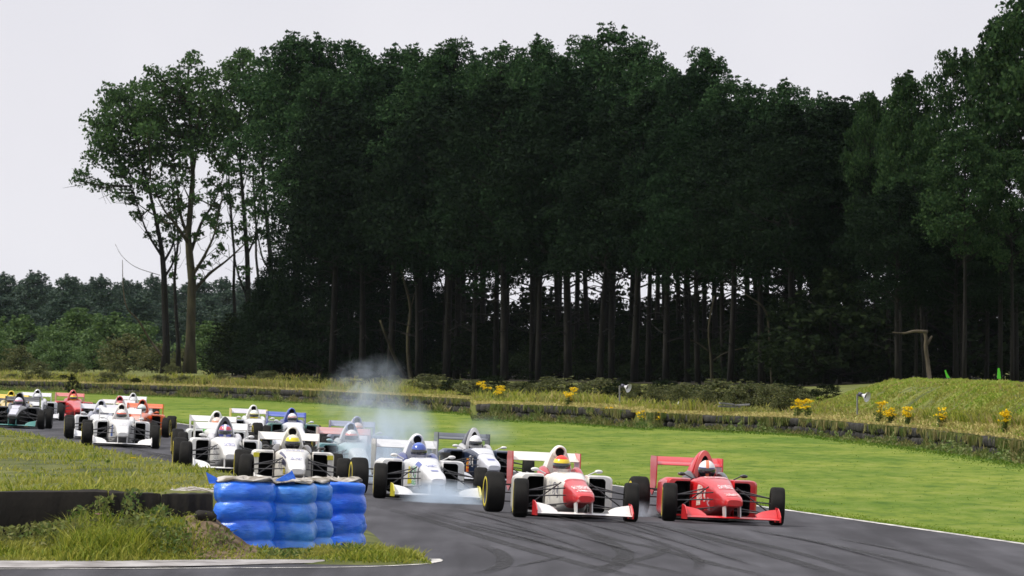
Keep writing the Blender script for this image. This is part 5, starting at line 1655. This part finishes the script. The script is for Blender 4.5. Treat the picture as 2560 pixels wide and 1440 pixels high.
# ---- driver: one continuous seated body
def driver_body():
    me = bpy.data.meshes.new('driver_body')
    v = []; e = []; rad = []
    def add(p, r_, parent=None):
        v.append(p); rad.append(r_)
        if parent is not None: e.append((parent, len(v) - 1))
        return len(v) - 1
    pel = add((0, 1.42, .20), (.15, .12)); bel = add((0, 1.36, .30), (.145, .11), pel); che = add((0, 1.26, .42), (.165, .115), bel); upc = add((0, 1.20, .51), (.15, .10), che)
    nk = add((0, 1.20, .59), (.062, .062), upc); hd = add((0, 1.24, .67), (.08, .085), nk); add((0, 1.25, .73), (.07, .075), hd)
    for s in (1, -1):
        sh = add((s * .175, 1.22, .545), (.07, .065), upc); el = add((s * .235, 1.42, .40), (.045, .045), sh); wr = add((s * .165, 1.63, .48), (.034, .034), el)
        pm = add((s * .135, 1.695, .50), (.036, .024), wr)
        for j, (dz, ln) in enumerate(((.030, .85), (.010, 1.0), (-.010, .95), (-.028, .75))):
            k1 = add((s * .128, 1.735, .505 + dz), (.0105, .0105), pm); k2 = add((s * .108, 1.765, .505 + dz), (.0095, .0095), k1); add((s * (.108 - .035 * ln), 1.75, .505 + dz), (.0085, .0085), k2)
        t1 = add((s * .112, 1.69, .535), (.011, .011), pm); add((s * .092, 1.715, .55), (.0095, .0095), t1)
        hp = add((s * .10, 1.50, .19), (.085, .08), pel); kn = add((s * .13, 1.90, .36), (.062, .062), hp); an = add((s * .09, 2.30, .24), (.042, .042), kn); add((s * .09, 2.40, .30), (.035, .04), an)
    me.from_pydata(v, e, [])
    ob = bpy.data.objects.new('tmp', me); COL.objects.link(ob)
    md = ob.modifiers.new('skin', 'SKIN'); md.use_smooth_shade = True
    for i, sv in enumerate(me.skin_vertices[0].data):
        sv.radius = rad[i]; sv.use_root = (i == 0)
    s2 = ob.modifiers.new('sub', 'SUBSURF'); s2.levels = 1; s2.render_levels = 1
    dg = bpy.context.evaluated_depsgraph_get()
    out = bpy.data.meshes.new_from_object(ob.evaluated_get(dg))
    bpy.data.objects.remove(ob)
    out.transform(Matrix.Translation(SH))
    out.materials.clear()
    out.name = 'driver_body'
    return out


ME_driver = driver_body()
# helmet shell and visor around the origin, facing +y
def helmet_pt(az, el, off=0.0):
    ca, sa, ce, se = math.cos(az), math.sin(az), math.cos(el), math.sin(el)
    chin = max(0, -se) * max(0, ca)
    r_ = .128 + off + .012 * max(0, ca) * (1 - abs(se)) + .030 * chin
    z = .135 * se if se > 0 else .150 * se
    return Vector((sa * ce * (r_ - .006 + .0 * chin), ca * ce * (r_ + .012), z + off * se))


mb = MB(); L = []
for i in range(15):
    el = math.radians(-62 + (88 + 62) * i / 14)
    L.append([helmet_pt(2 * math.pi * k / 28, el) for k in range(28)])
mb.loft(L); CM['helmet'] = mb.mesh('helmet', None, angle=60)
mb = MB(); V, Fc = [], []
for i in range(6):
    for k in range(17): V.append(helmet_pt(math.radians(-80 + 160 * k / 16), math.radians(-17 + 30 * i / 5), .004))
for i in range(5):
    for k in range(16): Fc.append((i * 17 + k, i * 17 + k + 1, (i + 1) * 17 + k + 1, (i + 1) * 17 + k))
mb.add(V, Fc); CM['visor'] = mb.mesh('visor', None, True)


def helmet_mat(name, bands, stripe=None):
    """bands: list of (z from -1 low to 1 top, colour); stripe: colour of a band over the crown"""
    m, n_, l, p = new_mat('helmet_paint')
    tc = n_.new('ShaderNodeTexCoord'); sx = n_.new('ShaderNodeSeparateXYZ'); l.new(tc.outputs['Object'], sx.inputs[0])
    mr = n_.new('ShaderNodeMapRange'); mr.inputs[1].default_value = -.15; mr.inputs[2].default_value = .15; l.new(sx.outputs['Z'], mr.inputs[0])
    r_ = n_.new('ShaderNodeValToRGB'); r_.color_ramp.interpolation = 'CONSTANT'
    els = r_.color_ramp.elements
    for i, (z, c) in enumerate(bands):
        e = els[i] if i < 2 else els.new((z + 1) / 2)
        e.position = (z + 1) / 2; e.color = c4(c)
    l.new(mr.outputs[0], r_.inputs[0]); out = r_.outputs[0]
    if stripe:
        ab = n_.new('ShaderNodeMath'); ab.operation = 'ABSOLUTE'; l.new(sx.outputs['X'], ab.inputs[0])
        lt = n_.new('ShaderNodeMath'); lt.operation = 'LESS_THAN'; lt.inputs[1].default_value = .022; l.new(ab.outputs[0], lt.inputs[0])
        mx = n_.new('ShaderNodeMix'); mx.data_type = 'RGBA'; l.new(lt.outputs[0], mx.inputs[0]); l.new(out, mx.inputs[6]); mx.inputs[7].default_value = c4(stripe); out = mx.outputs[2]
    l.new(out, p.inputs['Base Color']); p.inputs['Roughness'].default_value = .25; p.inputs['Coat Weight'].default_value = .6
    return m


WHITE, CREAM, RED, ORANGE, BLUE, NAVY, YEL, GREEN, BLACK, SILVER, TEAL, GREY = (.80, .80, .80), (.80, .78, .74), (.62, .016, .022), (.78, .13, .01), (.03, .07, .45), (.012, .02, .07), (.75, .62, .02), (.10, .50, .03), (.012, .012, .014), (.55, .57, .62), (.05, .22, .24), (.16, .17, .20)
M_tyre = rough_mat('racing_tyre_rubber', (0.008, 0.008, 0.008), (0.017, 0.0165, 0.016), 5, .85, .25, 80, spec=.2)
M_carbon = paint('carbon_fibre', (.018, .018, .020), .45, .2, dirt=.3)
M_intake = paint('dark_intake', (.008, .008, .008), .9, 0, .1)
M_metal = paint('suspension_steel', (.05, .05, .055), .4, 0, .5)
M_visor = paint('smoked_visor', (.02, .022, .03), .08, 1, .6, dirt=0)
M_band = paint('tyre_band_yellow', (.62, .52, .04), .6, 0, .3)


def decal_material(col, base):
    """broken sponsor lettering too small to read: marks of one colour over the paint"""
    key = ('decal', tuple(col), tuple(base))
    if key in MATS: return MATS[key]
    m, n_, l, p = new_mat('sponsor_marks')
    tc = n_.new('ShaderNodeTexCoord'); mp = n_.new('ShaderNodeMapping'); mp.inputs['Scale'].default_value = (46, 30, 40); l.new(tc.outputs['Object'], mp.inputs[0])
    no = n_.new('ShaderNodeTexNoise'); no.inputs['Scale'].default_value = 1; no.inputs['Detail'].default_value = 1; l.new(mp.outputs[0], no.inputs['Vector'])
    gt = n_.new('ShaderNodeMath'); gt.operation = 'GREATER_THAN'; gt.inputs[1].default_value = .5; l.new(no.outputs['Fac'], gt.inputs[0])
    mx = n_.new('ShaderNodeMix'); mx.data_type = 'RGBA'; l.new(gt.outputs[0], mx.inputs[0]); mx.inputs[6].default_value = c4(base); mx.inputs[7].default_value = c4(col)
    l.new(mx.outputs[2], p.inputs['Base Color']); p.inputs['Roughness'].default_value = .35; p.inputs['Coat Weight'].default_value = .5
    MATS[key] = m
    return m


def car_matrix(px, s_air, yaw_deg):
    """place the car so that its air scoop stands at photo column px at s_air pixels per metre; wheels on the ground"""
    d = F / s_air; x = (px - 1280) / F * d
    th = math.radians(yaw_deg); fwd = Vector((math.sin(th), -math.cos(th), 0))
    c = Vector((x, d, 0)) + fwd * (WB / 2 - 1.0)
    e = .5
    g = lambda q: float(G(q.x, q.y))
    n_ = Vector((-(g(c + Vector((e, 0, 0))) - g(c - Vector((e, 0, 0)))) / (2 * e), -(g(c + Vector((0, e, 0))) - g(c - Vector((0, e, 0)))) / (2 * e), 1)).normalized()
    yv = (fwd - n_ * fwd.dot(n_)).normalized(); xv = yv.cross(n_)
    R3 = Matrix((xv, yv, n_)).transposed()
    return Matrix.Translation(Vector((c.x, c.y, g(c) + .006))) @ R3.to_4x4()


def make_car(px, s_air, yaw, pal, label, dlabel, steer=6.0, scoop='round', group='racing cars on the track', near=True):
    body = pal['body']
    P = lambda k, alt=None: paint('car_paint', pal.get(k, pal.get(alt, body) if alt else body))
    M4 = car_matrix(px, s_air, yaw)
    root = empty('racing_car', (0, 0, 0)); root.matrix_world = M4
    tag(root, label, 'racing car', group)
    put = lambda nm, key, mat: obj(nm, CM[key], root, mat)
    put('monocoque', 'monocoque', P('body')); nose = put('nose_cone', 'nose_cone', P('nose'))
    put('engine_cover', 'engine_cover', P('cover'))
    sc_ = put('air_scoop' if scoop == 'round' else 'roll_hoop', 'air_scoop' if scoop == 'round' else 'roll_hoop', P('scoop', 'cover'))
    obj('intake', CM['scoop_intake' if scoop == 'round' else 'hoop_intake'], sc_, M_intake)
    put('floor', 'floor', M_carbon); put('gearbox', 'gearbox', M_metal)
    for s in 'rl':
        put('cockpit_pad', 'cockpit_pad_' + s, P('pad'))
        pod = put('sidepod', 'sidepod_' + s, P('pod')); obj('radiator', CM['radiator_' + s], pod, M_intake); obj('intake_duct', CM['duct_' + s], pod, M_intake)
        if near: put('mirror', 'mirror_' + s, P('mirror'))
        if 'flash' in pal: obj('pod_flash', CM['flash_' + s], pod, paint('car_paint', pal['flash']))
        put('flap', 'flap_' + s, P('flap', 'fw')); put('front_endplate', 'front_endplate_' + s, P('fep', 'fw')); put('pylon', 'pylon_' + s, P('pylon', 'fw'))
        put('rear_endplate', 'rear_endplate_' + s, P('rep', 'rw'))
    put('front_wing', 'front_wing', P('fw')); put('rear_wing', 'rear_wing', P('rw')); put('rear_flap', 'rear_flap', P('rw')); put('lower_rear_wing', 'lower_rear_wing', M_carbon)
    put('steering_wheel', 'steering_wheel', M_carbon)
    for i, me in enumerate(ARM_ME):
        if near or (i % 11) < 6: obj('suspension_arm', me, root, M_metal)
    rimm = paint('rim_paint', (.035, .035, .038), .4, .2)
    for (ax, sd), (x, y, z) in HUBS.items():
        w = obj('wheel', CM['rim_%s_%s' % (ax, sd)], root, rimm)
        w.location = Vector((x, y, z)) + SH
        if ax == 'f': w.rotation_euler = (0, 0, math.radians(-steer))
        obj('tyre', CM['tyre_' + ax], w, M_tyre)
        if near: obj('side_band', CM['ring_%s_%s' % (ax, sd)], w, M_band)
    extra = []
    if near:
        dark = sum(body) < .9
        mk = decal_material((.72, .70, .68) if dark else (.10, .10, .16), body)
        extra = [(2.08, 2.20, 163, 181, mk), (2.26, 2.34, 168, 184, mk), (2.08, 2.20, -1, 17, mk), (1.90, 1.97, 70, 110, mk)]
    for dk in list(pal.get('decals', [])) + extra:
        me = decal_mesh('decal', dk[0], dk[1], 180 - dk[3], 180 - dk[2]); 
        o = obj('decal', me, root, dk[4] if not isinstance(dk[4], tuple) else paint('car_paint', dk[4]))
    # driver
    per = obj('person', ME_driver, None, paint('race_suit', pal.get('suit', (.03, .03, .04)), .85, 0, .2)); per.matrix_world = M4
    tag(per, dlabel, 'person', 'racing drivers')
    he = obj('helmet', CM['helmet'], per, helmet_mat('helmet', pal['helmet'], pal.get('stripe')))
    he.location = Vector((0, 1.255, .725)) + SH; he.rotation_euler = (math.radians(-4), 0, math.radians(pal.get('turn', -6)))
    obj('visor', CM['visor'], he, M_visor)
    return root


W3 = lambda c: c
hel = lambda low, mid, top, z1=-.1, z2=.45: [(-1, low), (z1, mid), (z2, top)]
D90 = (60, 120)
cars = [
    (1753, 174, 8.5, dict(body=RED, pad=BLACK, mirror=BLACK, rw=(.60, .03, .04), fw=(.66, .02, .025), cover=RED, scoop=(.70, .10, .09), pylon=(.6, .6, .6), rim=(.30, .28, .10), suit=(.05, .06, .12), helmet=hel(BLACK, (.05, .09, .45), WHITE, -.15, .25), stripe=(.75, .20, .10),
        decals=[(1.95, 2.15, 65, 115, decal_material((.72, .40, .42), RED)), (2.62, 2.85, 66, 114, decal_material((.74, .62, .64), RED)), (3.22, 3.36, 60, 120, decal_material((.78, .6, .58), RED)), (1.98, 2.14, 160, 190, decal_material((.75, .7, .66), (.7, .45, .4))), (2.40, 2.52, 180, 225, decal_material((.62, .42, .5), RED))]),
     'all red racing car leading on the outside, rightmost of the pack', 'driver of the rightmost red car, white helmet with blue sides and red stripe', 8, 'hoop'),
    (1391, 178, 8.5, dict(body=CREAM, nose=RED, pad=(.50, .012, .02), mirror=WHITE, rep=(.55, .03, .03), fep=RED, fw=WHITE, pylon=(.7, .7, .7), rim=(.55, .48, .03), suit=(.75, .75, .74), helmet=[(-1, CREAM), (-.02, WHITE), (.18, (.85, .62, .02)), (.55, (.75, .04, .02))],
        decals=[(2.52, 2.585, 42, 138, RED), (2.95, 3.2, 50, 130, decal_material((.85, .75, .72), RED)), (3.25, 3.36, 55, 125, decal_material((.85, .8, .8), RED)), (1.9, 2.0, 165, 205, decal_material((.5, .5, .52), CREAM))]),
     'white racing car with a red nose beside the leading red one', 'driver with red, yellow and white helmet in the red-nosed white car', 7, 'round'),
    (1036, 161, 9.0, dict(body=(.72, .74, .78), pad=(.02, .04, .22), mirror=WHITE, pod=WHITE, fw=(.74, .76, .80), flap=WHITE, rw=(.62, .64, .68), rep=(.40, .42, .46), fep=(.72, .66, .05), pylon=(.6, .62, .66), rim=(.60, .52, .03), suit=(.02, .035, .20), helmet=[(-1, (.6, .6, .65)), (-.1, (.10, .16, .5)), (.2, (.05, .10, .42)), (.7, (.12, .2, .6))],
        decals=[(3.0, 3.12, 82, 98, BLUE), (2.3, 2.56, 120, 150, (.05, .09, .40)), (2.62, 2.75, 75, 105, decal_material((.05, .08, .4), (.72, .74, .78))), (2.0, 2.2, 165, 190, (.65, .58, .06)), (2.2, 2.4, 150, 200, decal_material((.1, .45, .2), (.72, .74, .78))), (2.5, 2.56, 150, 230, GREY)]),
     'silver-white racing car braking in front of the smoke', 'driver with blue helmet in the silver-white car ahead of the smoke', 7, 'round'),
    (1179, 135, 9.5, dict(body=(.012, .022, .055), nose=(.66, .68, .76), cover=(.02, .025, .04), scoop=(.70, .70, .72), pod=(.03, .05, .10), pad=(.5, .5, .52), rw=(.04, .05, .07), rep=(.015, .02, .03), fw=(.5, .52, .58), mirror=WHITE, suit=(.03, .03, .05), helmet=hel((.75, .75, .75), WHITE, (.72, .72, .78)), rim=(.4, .4, .42),
        decals=[(2.0, 2.58, 50, 130, (.66, .68, .76)), (3.05, 3.2, 78, 102, BLUE), (1.95, 2.1, 175, 215, decal_material((.75, .5, .05), (.5, .05, .03)))]),
     'dark navy racing car with white nose behind the silver-white one', 'driver with plain white helmet in the dark navy car', 7, 'hoop'),
    (871, 135, 7.0, dict(body=(.32, .48, .52), pod=(.10, .26, .28), nose=(.6, .68, .7), rw=(.55, .3, .3), fw=(.6, .65, .66), cover=(.6, .65, .7), scoop=(.3, .36, .55), pad=(.35, .4, .42), helmet=hel((.7, .7, .7), (.72, .30, .28), (.65, .66, .68)), suit=(.6, .6, .62)),
     'pale teal racing car half veiled by the smoke', 'driver with pink and white helmet in the smoke-veiled teal car', 6, 'round'),
    (888, 115, 6.0, dict(body=(.62, .62, .68), pod=(.2, .22, .3), rw=(.22, .25, .36), scoop=(.2, .22, .4), helmet=hel((.7, .55, .5), (.7, .4, .35), (.6, .5, .5))),
     'grey-white racing car furthest back inside the smoke', 'driver with pinkish helmet in the car furthest inside the smoke', 6, 'round'),
    (725, 155, 4.5, dict(flash=(.72, .66, .03), body=CREAM, nose=WHITE, fw=CREAM, rw=CREAM, rep=WHITE, pad=(.05, .04, .03), suit=(.04, .04, .05), mirror=BLACK, rim=(.5, .45, .05), helmet=[(-1, BLACK), (-.1, (.1, .08, .09)), (.12, (.78, .68, .02)), (.6, (.75, .70, .55))],
        decals=[(2.35, 2.9, 158, 178, (.03, .03, .10)), (2.5, 2.75, 180, 196, YEL), (2.0, 2.6, 135, 150, (.03, .03, .12)), (2.75, 2.9, 70, 110, decal_material((.1, .1, .3), WHITE)), (2.1, 2.25, 65, 115, decal_material((.3, .3, .5), CREAM))]),
     'white racing car with yellow and navy flashes just above the blue stacks', 'driver with yellow and black helmet above the blue stacks', 8, 'round'),
    (557, 136, 6.0, dict(body=WHITE, cover=(.66, .68, .72), scoop=(.05, .05, .07), fw=WHITE, rw=WHITE, pad=(.6, .6, .64), suit=(.65, .65, .7), rim=(.35, .35, .36), helmet=[(-1, (.10, .12, .5)), (-.05, (.14, .16, .55)), (.25, (.55, .06, .10)), (.65, (.2, .2, .5))], stripe=(.75, .75, .8),
        decals=[(2.62, 2.85, 66, 114, decal_material((.12, .12, .40), WHITE)), (2.1, 2.5, 165, 225, decal_material((.3, .32, .36), WHITE))]),
     'white racing car with blue lettering on its nose, left of the yellow-flashed one', 'driver with blue and red helmet in the blue-lettered white car', 8, 'hoop'),
    (537, 118, 6.0, dict(body=WHITE, pod=(.76, .78, .76), pad=GREEN, cover=WHITE, rw=(.78, .76, .76), fw=WHITE, mirror=GREEN, helmet=hel((.7, .2, .12), (.75, .30, .18), (.72, .6, .55)), suit=(.15, .5, .05)),
     'white racing car with bright green cockpit sides', 'driver with orange-red helmet in the green-sided white car', 7, 'round'),
    (630, 94, 8.0, dict(body=(.74, .75, .78), pod=(.25, .27, .33), rw=(.62, .60, .70), rep=YEL, cover=WHITE, pad=WHITE, mirror=WHITE, helmet=hel(YEL, (.78, .70, .1), WHITE, .0, .3), suit=(.7, .7, .72)),
     'white and grey racing car with lilac rear wing on the grass side', 'driver with yellow-banded white helmet on the grass side', 6, 'round'),
    (725, 98, 8.0, dict(body=(.70, .73, .80), pod=(.06, .18, .16), rw=(.05, .10, .48), rep=(.04, .08, .40), cover=(.05, .10, .42), scoop=(.06, .10, .45), pad=(.04, .06, .22), nose=(.72, .74, .82), helmet=hel((.7, .7, .74), (.66, .4, .4), (.70, .72, .78)), suit=(.04, .05, .14)),
     'blue-winged racing car directly behind the yellow-flashed white one', 'driver with white and pink helmet in the blue-winged car', 6, 'round'),
    (300, 108, 5.0, dict(body=WHITE, fw=WHITE, rw=WHITE, pad=WHITE, suit=(.7, .7, .7), helmet=hel((.72, .72, .72), (.78, .16, .10), (.78, .74, .70), .0, .4), rim=(.3, .3, .3), mirror=WHITE, scoop=CREAM,
        decals=[(2.1, 2.3, 160, 190, (.05, .15, .6)), (2.5, 2.8, 65, 115, decal_material((.45, .45, .5), WHITE))]),
     'plain white racing car at the front of the left-hand group', 'driver with red-banded white helmet at the front of the left-hand group', 6, 'round'),
    (249, 99.5, 5.0, dict(body=(.76, .77, .80), cover=(.70, .71, .76), scoop=(.6, .62, .72), rw=(.6, .6, .66), pad=(.3, .32, .4), helmet=hel((.5, .5, .55), (.35, .38, .6), (.7, .7, .72))),
     'white racing car half hidden to the left of the plain white one', 'driver with grey-blue helmet left of the plain white car', 6, 'round'),
    (353, 92, 0.0, dict(body=ORANGE, nose=(.70, .35, .25), fw=(.75, .2, .05), rw=ORANGE, cover=(.66, .10, .02), scoop=(.60, .10, .03), pad=(.6, .6, .62), helmet=hel((.5, .55, .55), (.45, .6, .6), (.7, .74, .74)), suit=(.7, .7, .72), rim=(.5, .2, .05)),
     'bright orange racing car behind the plain white one', 'driver with pale grey-green helmet in the orange car', 4, 'round'),
    (330, 73.5, 5.0, dict(body=WHITE, rw=(.74, .74, .78), helmet=hel((.5, .5, .55), WHITE, (.65, .66, .70)), scoop=(.72, .72, .76)),
     'small white racing car far back above the orange one', 'driver with white helmet in the small white car above the orange one', 4, 'round'),
    (296, 85, 5.0, dict(body=(.74, .72, .74), scoop=(.45, .03, .05), rw=(.70, .66, .68), helmet=hel((.6, .6, .5), (.66, .66, .4), (.5, .1, .1))),
     'white racing car with red air scoop hidden behind the plain white one', 'driver hidden behind the plain white car, dark red helmet top', 4, 'round'),
    (46, 88.5, 0.5, dict(body=BLACK, nose=BLACK, cover=BLACK, scoop=BLACK, pod=BLACK, rw=BLACK, fw=(.04, .22, .20), fep=(.03, .03, .03), pad=(.03, .03, .05), suit=(.05, .06, .14), helmet=hel((.55, .45, .6), (.7, .35, .45), (.62, .62, .78)), rim=(.06, .06, .06),
        decals=[(1.95, 2.58, 74, 106, (.62, .62, .74)), (2.6, 3.40, 62, 118, (.62, .62, .74)), (2.0, 2.2, 150, 175, decal_material((.1, .3, .6), BLACK)), (2.4, 2.55, 180, 215, decal_material((.4, .6, .4), BLACK))]),
     'black racing car with white wedge nose at the left edge', 'driver with pink and lilac helmet in the black car', 2, 'round'),
    (25, 83.5, 3.0, dict(body=(.70, .50, .10), cover=YEL, scoop=(.78, .56, .02), rw=(.74, .52, .05), pod=(.7, .6, .3), pad=(.6, .5, .2), helmet=hel((.3, .1, .1), (.75, .55, .05), YEL)),
     'yellow racing car behind the black one at the left edge', 'driver with yellow helmet in the yellow car at the left edge', 4, 'round'),
    (91, 75.5, 6.0, dict(body=(.66, .67, .71), rw=(.72, .73, .76), cover=(.6, .61, .66), scoop=(.68, .69, .73), helmet=hel((.55, .56, .6), (.62, .63, .66), (.72, .73, .75)), suit=(.5, .5, .54)),
     'pale grey racing car right behind the black one', 'driver with light grey helmet in the pale grey car behind the black one', 4, 'round'),
    (180, 72.5, 9.0, dict(body=(.58, .035, .035), rw=(.62, .16, .14), fw=(.55, .05, .05), cover=(.6, .05, .05), scoop=(.62, .08, .08), pad=(.5, .04, .04), helmet=hel((.72, .40, .05), (.80, .62, .04), (.70, .12, .06)), suit=(.4, .05, .05)),
     'far red racing car with pinkish rear wing near the left edge', 'driver with yellow helmet in the far red car', 5, 'round'),
]
for (px, s_air, yaw, pal, lab, dlab, steer, scoop) in cars:
    make_car(px, s_air, yaw, pal, lab, dlab, steer, scoop, near=s_air > 90)
HAZE = 0.00002
# ------------------------------------------------------------------ tyre smoke and the air
def smoke_mat(name, density, scale, thr, color=(.76, .87, 1.0), soft=1.3, seed=0.0):
    m = bpy.data.materials.new(name); m.use_nodes = True
    n_, l = m.node_tree.nodes, m.node_tree.links
    n_.remove(n_['Principled BSDF'])
    v = n_.new('ShaderNodeVolumePrincipled'); v.inputs['Color'].default_value = c4(color); v.inputs['Anisotropy'].default_value = .2
    tc = n_.new('ShaderNodeTexCoord')
    ln = n_.new('ShaderNodeVectorMath'); ln.operation = 'LENGTH'; l.new(tc.outputs['Object'], ln.inputs[0])
    mr = n_.new('ShaderNodeMapRange'); mr.inputs[1].default_value = 1.0; mr.inputs[2].default_value = .0; l.new(ln.outputs['Value'], mr.inputs[0])
    pw = n_.new('ShaderNodeMath'); pw.operation = 'POWER'; pw.inputs[1].default_value = soft; l.new(mr.outputs[0], pw.inputs[0])
    mp = n_.new('ShaderNodeMapping'); mp.inputs['Location'].default_value = (seed, seed * .7, 0); mp.inputs['Scale'].default_value = (1, 1, .7); l.new(tc.outputs['Object'], mp.inputs[0])
    no = n_.new('ShaderNodeTexNoise'); no.inputs['Scale'].default_value = scale; no.inputs['Detail'].default_value = 4; no.inputs['Roughness'].default_value = .6; no.inputs['Distortion'].default_value = .6
    l.new(mp.outputs[0], no.inputs['Vector'])
    m2 = n_.new('ShaderNodeMapRange'); m2.inputs[1].default_value = thr; m2.inputs[2].default_value = .75; l.new(no.outputs['Fac'], m2.inputs[0])
    mu = n_.new('ShaderNodeMath'); mu.operation = 'MULTIPLY'; l.new(pw.outputs[0], mu.inputs[0]); l.new(m2.outputs[0], mu.inputs[1])
    m3 = n_.new('ShaderNodeMath'); m3.operation = 'MULTIPLY'; m3.inputs[1].default_value = density; l.new(mu.outputs[0], m3.inputs[0])
    l.new(m3.outputs[0], v.inputs['Density']); l.new(v.outputs[0], n_['Material Output'].inputs['Volume'])
    return m


def smoke(px, py, d, rx, ry, rz, tilt, density, label, scale=2.2, thr=.30, soft=1.3, seed=0.0):
    bm = bmesh.new(); bmesh.ops.create_icosphere(bm, subdivisions=3, radius=1.0)
    me = bpy.data.meshes.new('smoke'); bm.to_mesh(me); bm.free()
    me.materials.append(smoke_mat('tyre_smoke', density, scale, thr, soft=soft, seed=seed))
    o = obj('smoke', me); o.location = (at(px, d).x, d, zpix(py, d)); o.scale = (rx, ry, rz); o.rotation_euler = (0, math.radians(tilt), 0)
    tag(o, label, 'smoke', kind='stuff')


smoke(965, 1110, 101.5, 1.05, 1.6, 1.0, -14, 3.2, 'tall pale plume of tyre smoke rising behind the silver-white car', 2.4, .36, 1.1)
smoke(905, 975, 103.0, .95, 1.2, .62, -25, 1.5, 'thin upper wisps of tyre smoke in front of the dark wood', 2.6, .42, 1.1, 3.0)
smoke(1110, 1245, 86.3, .70, .8, .30, 4, 9.0, 'low white tyre smoke swirling round the silver-white car front wheel', 2.0, .28, 1.1, 5.0)
smoke(1000, 1175, 99.0, .9, 1.2, .5, 0, 2.0, 'low haze of tyre smoke behind the silver-white car', 2.0, .28, 1.1, 7.0)
smoke(1600, 1285, 83.0, .24, .5, .22, 0, 7.0, 'small puff of tyre smoke between the red-nosed and the red car', 2.4, .34, 1.5, 9.0)
smoke(1215, 1080, 108, .7, 1.2, .35, 5, .7, 'thin drifting smoke over the grass by the navy car', 2.0, .3, 1.2, 11.0)

bm = bmesh.new(); bmesh.ops.create_cube(bm, size=1.0)
me = bpy.data.meshes.new('haze'); bm.to_mesh(me); bm.free()
hm = bpy.data.materials.new('haze'); hm.use_nodes = True
hn, hl = hm.node_tree.nodes, hm.node_tree.links
hn.remove(hn['Principled BSDF'])
hv = hn.new('ShaderNodeVolumePrincipled'); hv.inputs['Color'].default_value = (.72, .84, 1.0, 1); hv.inputs['Density'].default_value = HAZE
hl.new(hv.outputs[0], hn['Material Output'].inputs['Volume'])
me.materials.append(hm)
haze = obj('haze', me); haze.scale = (6400, 3600, 50); haze.location = (0, 1300, 50 / 2 - 1.6)
tag(haze, 'thin pale haze in the air over the whole circuit', 'haze', kind='stuff')
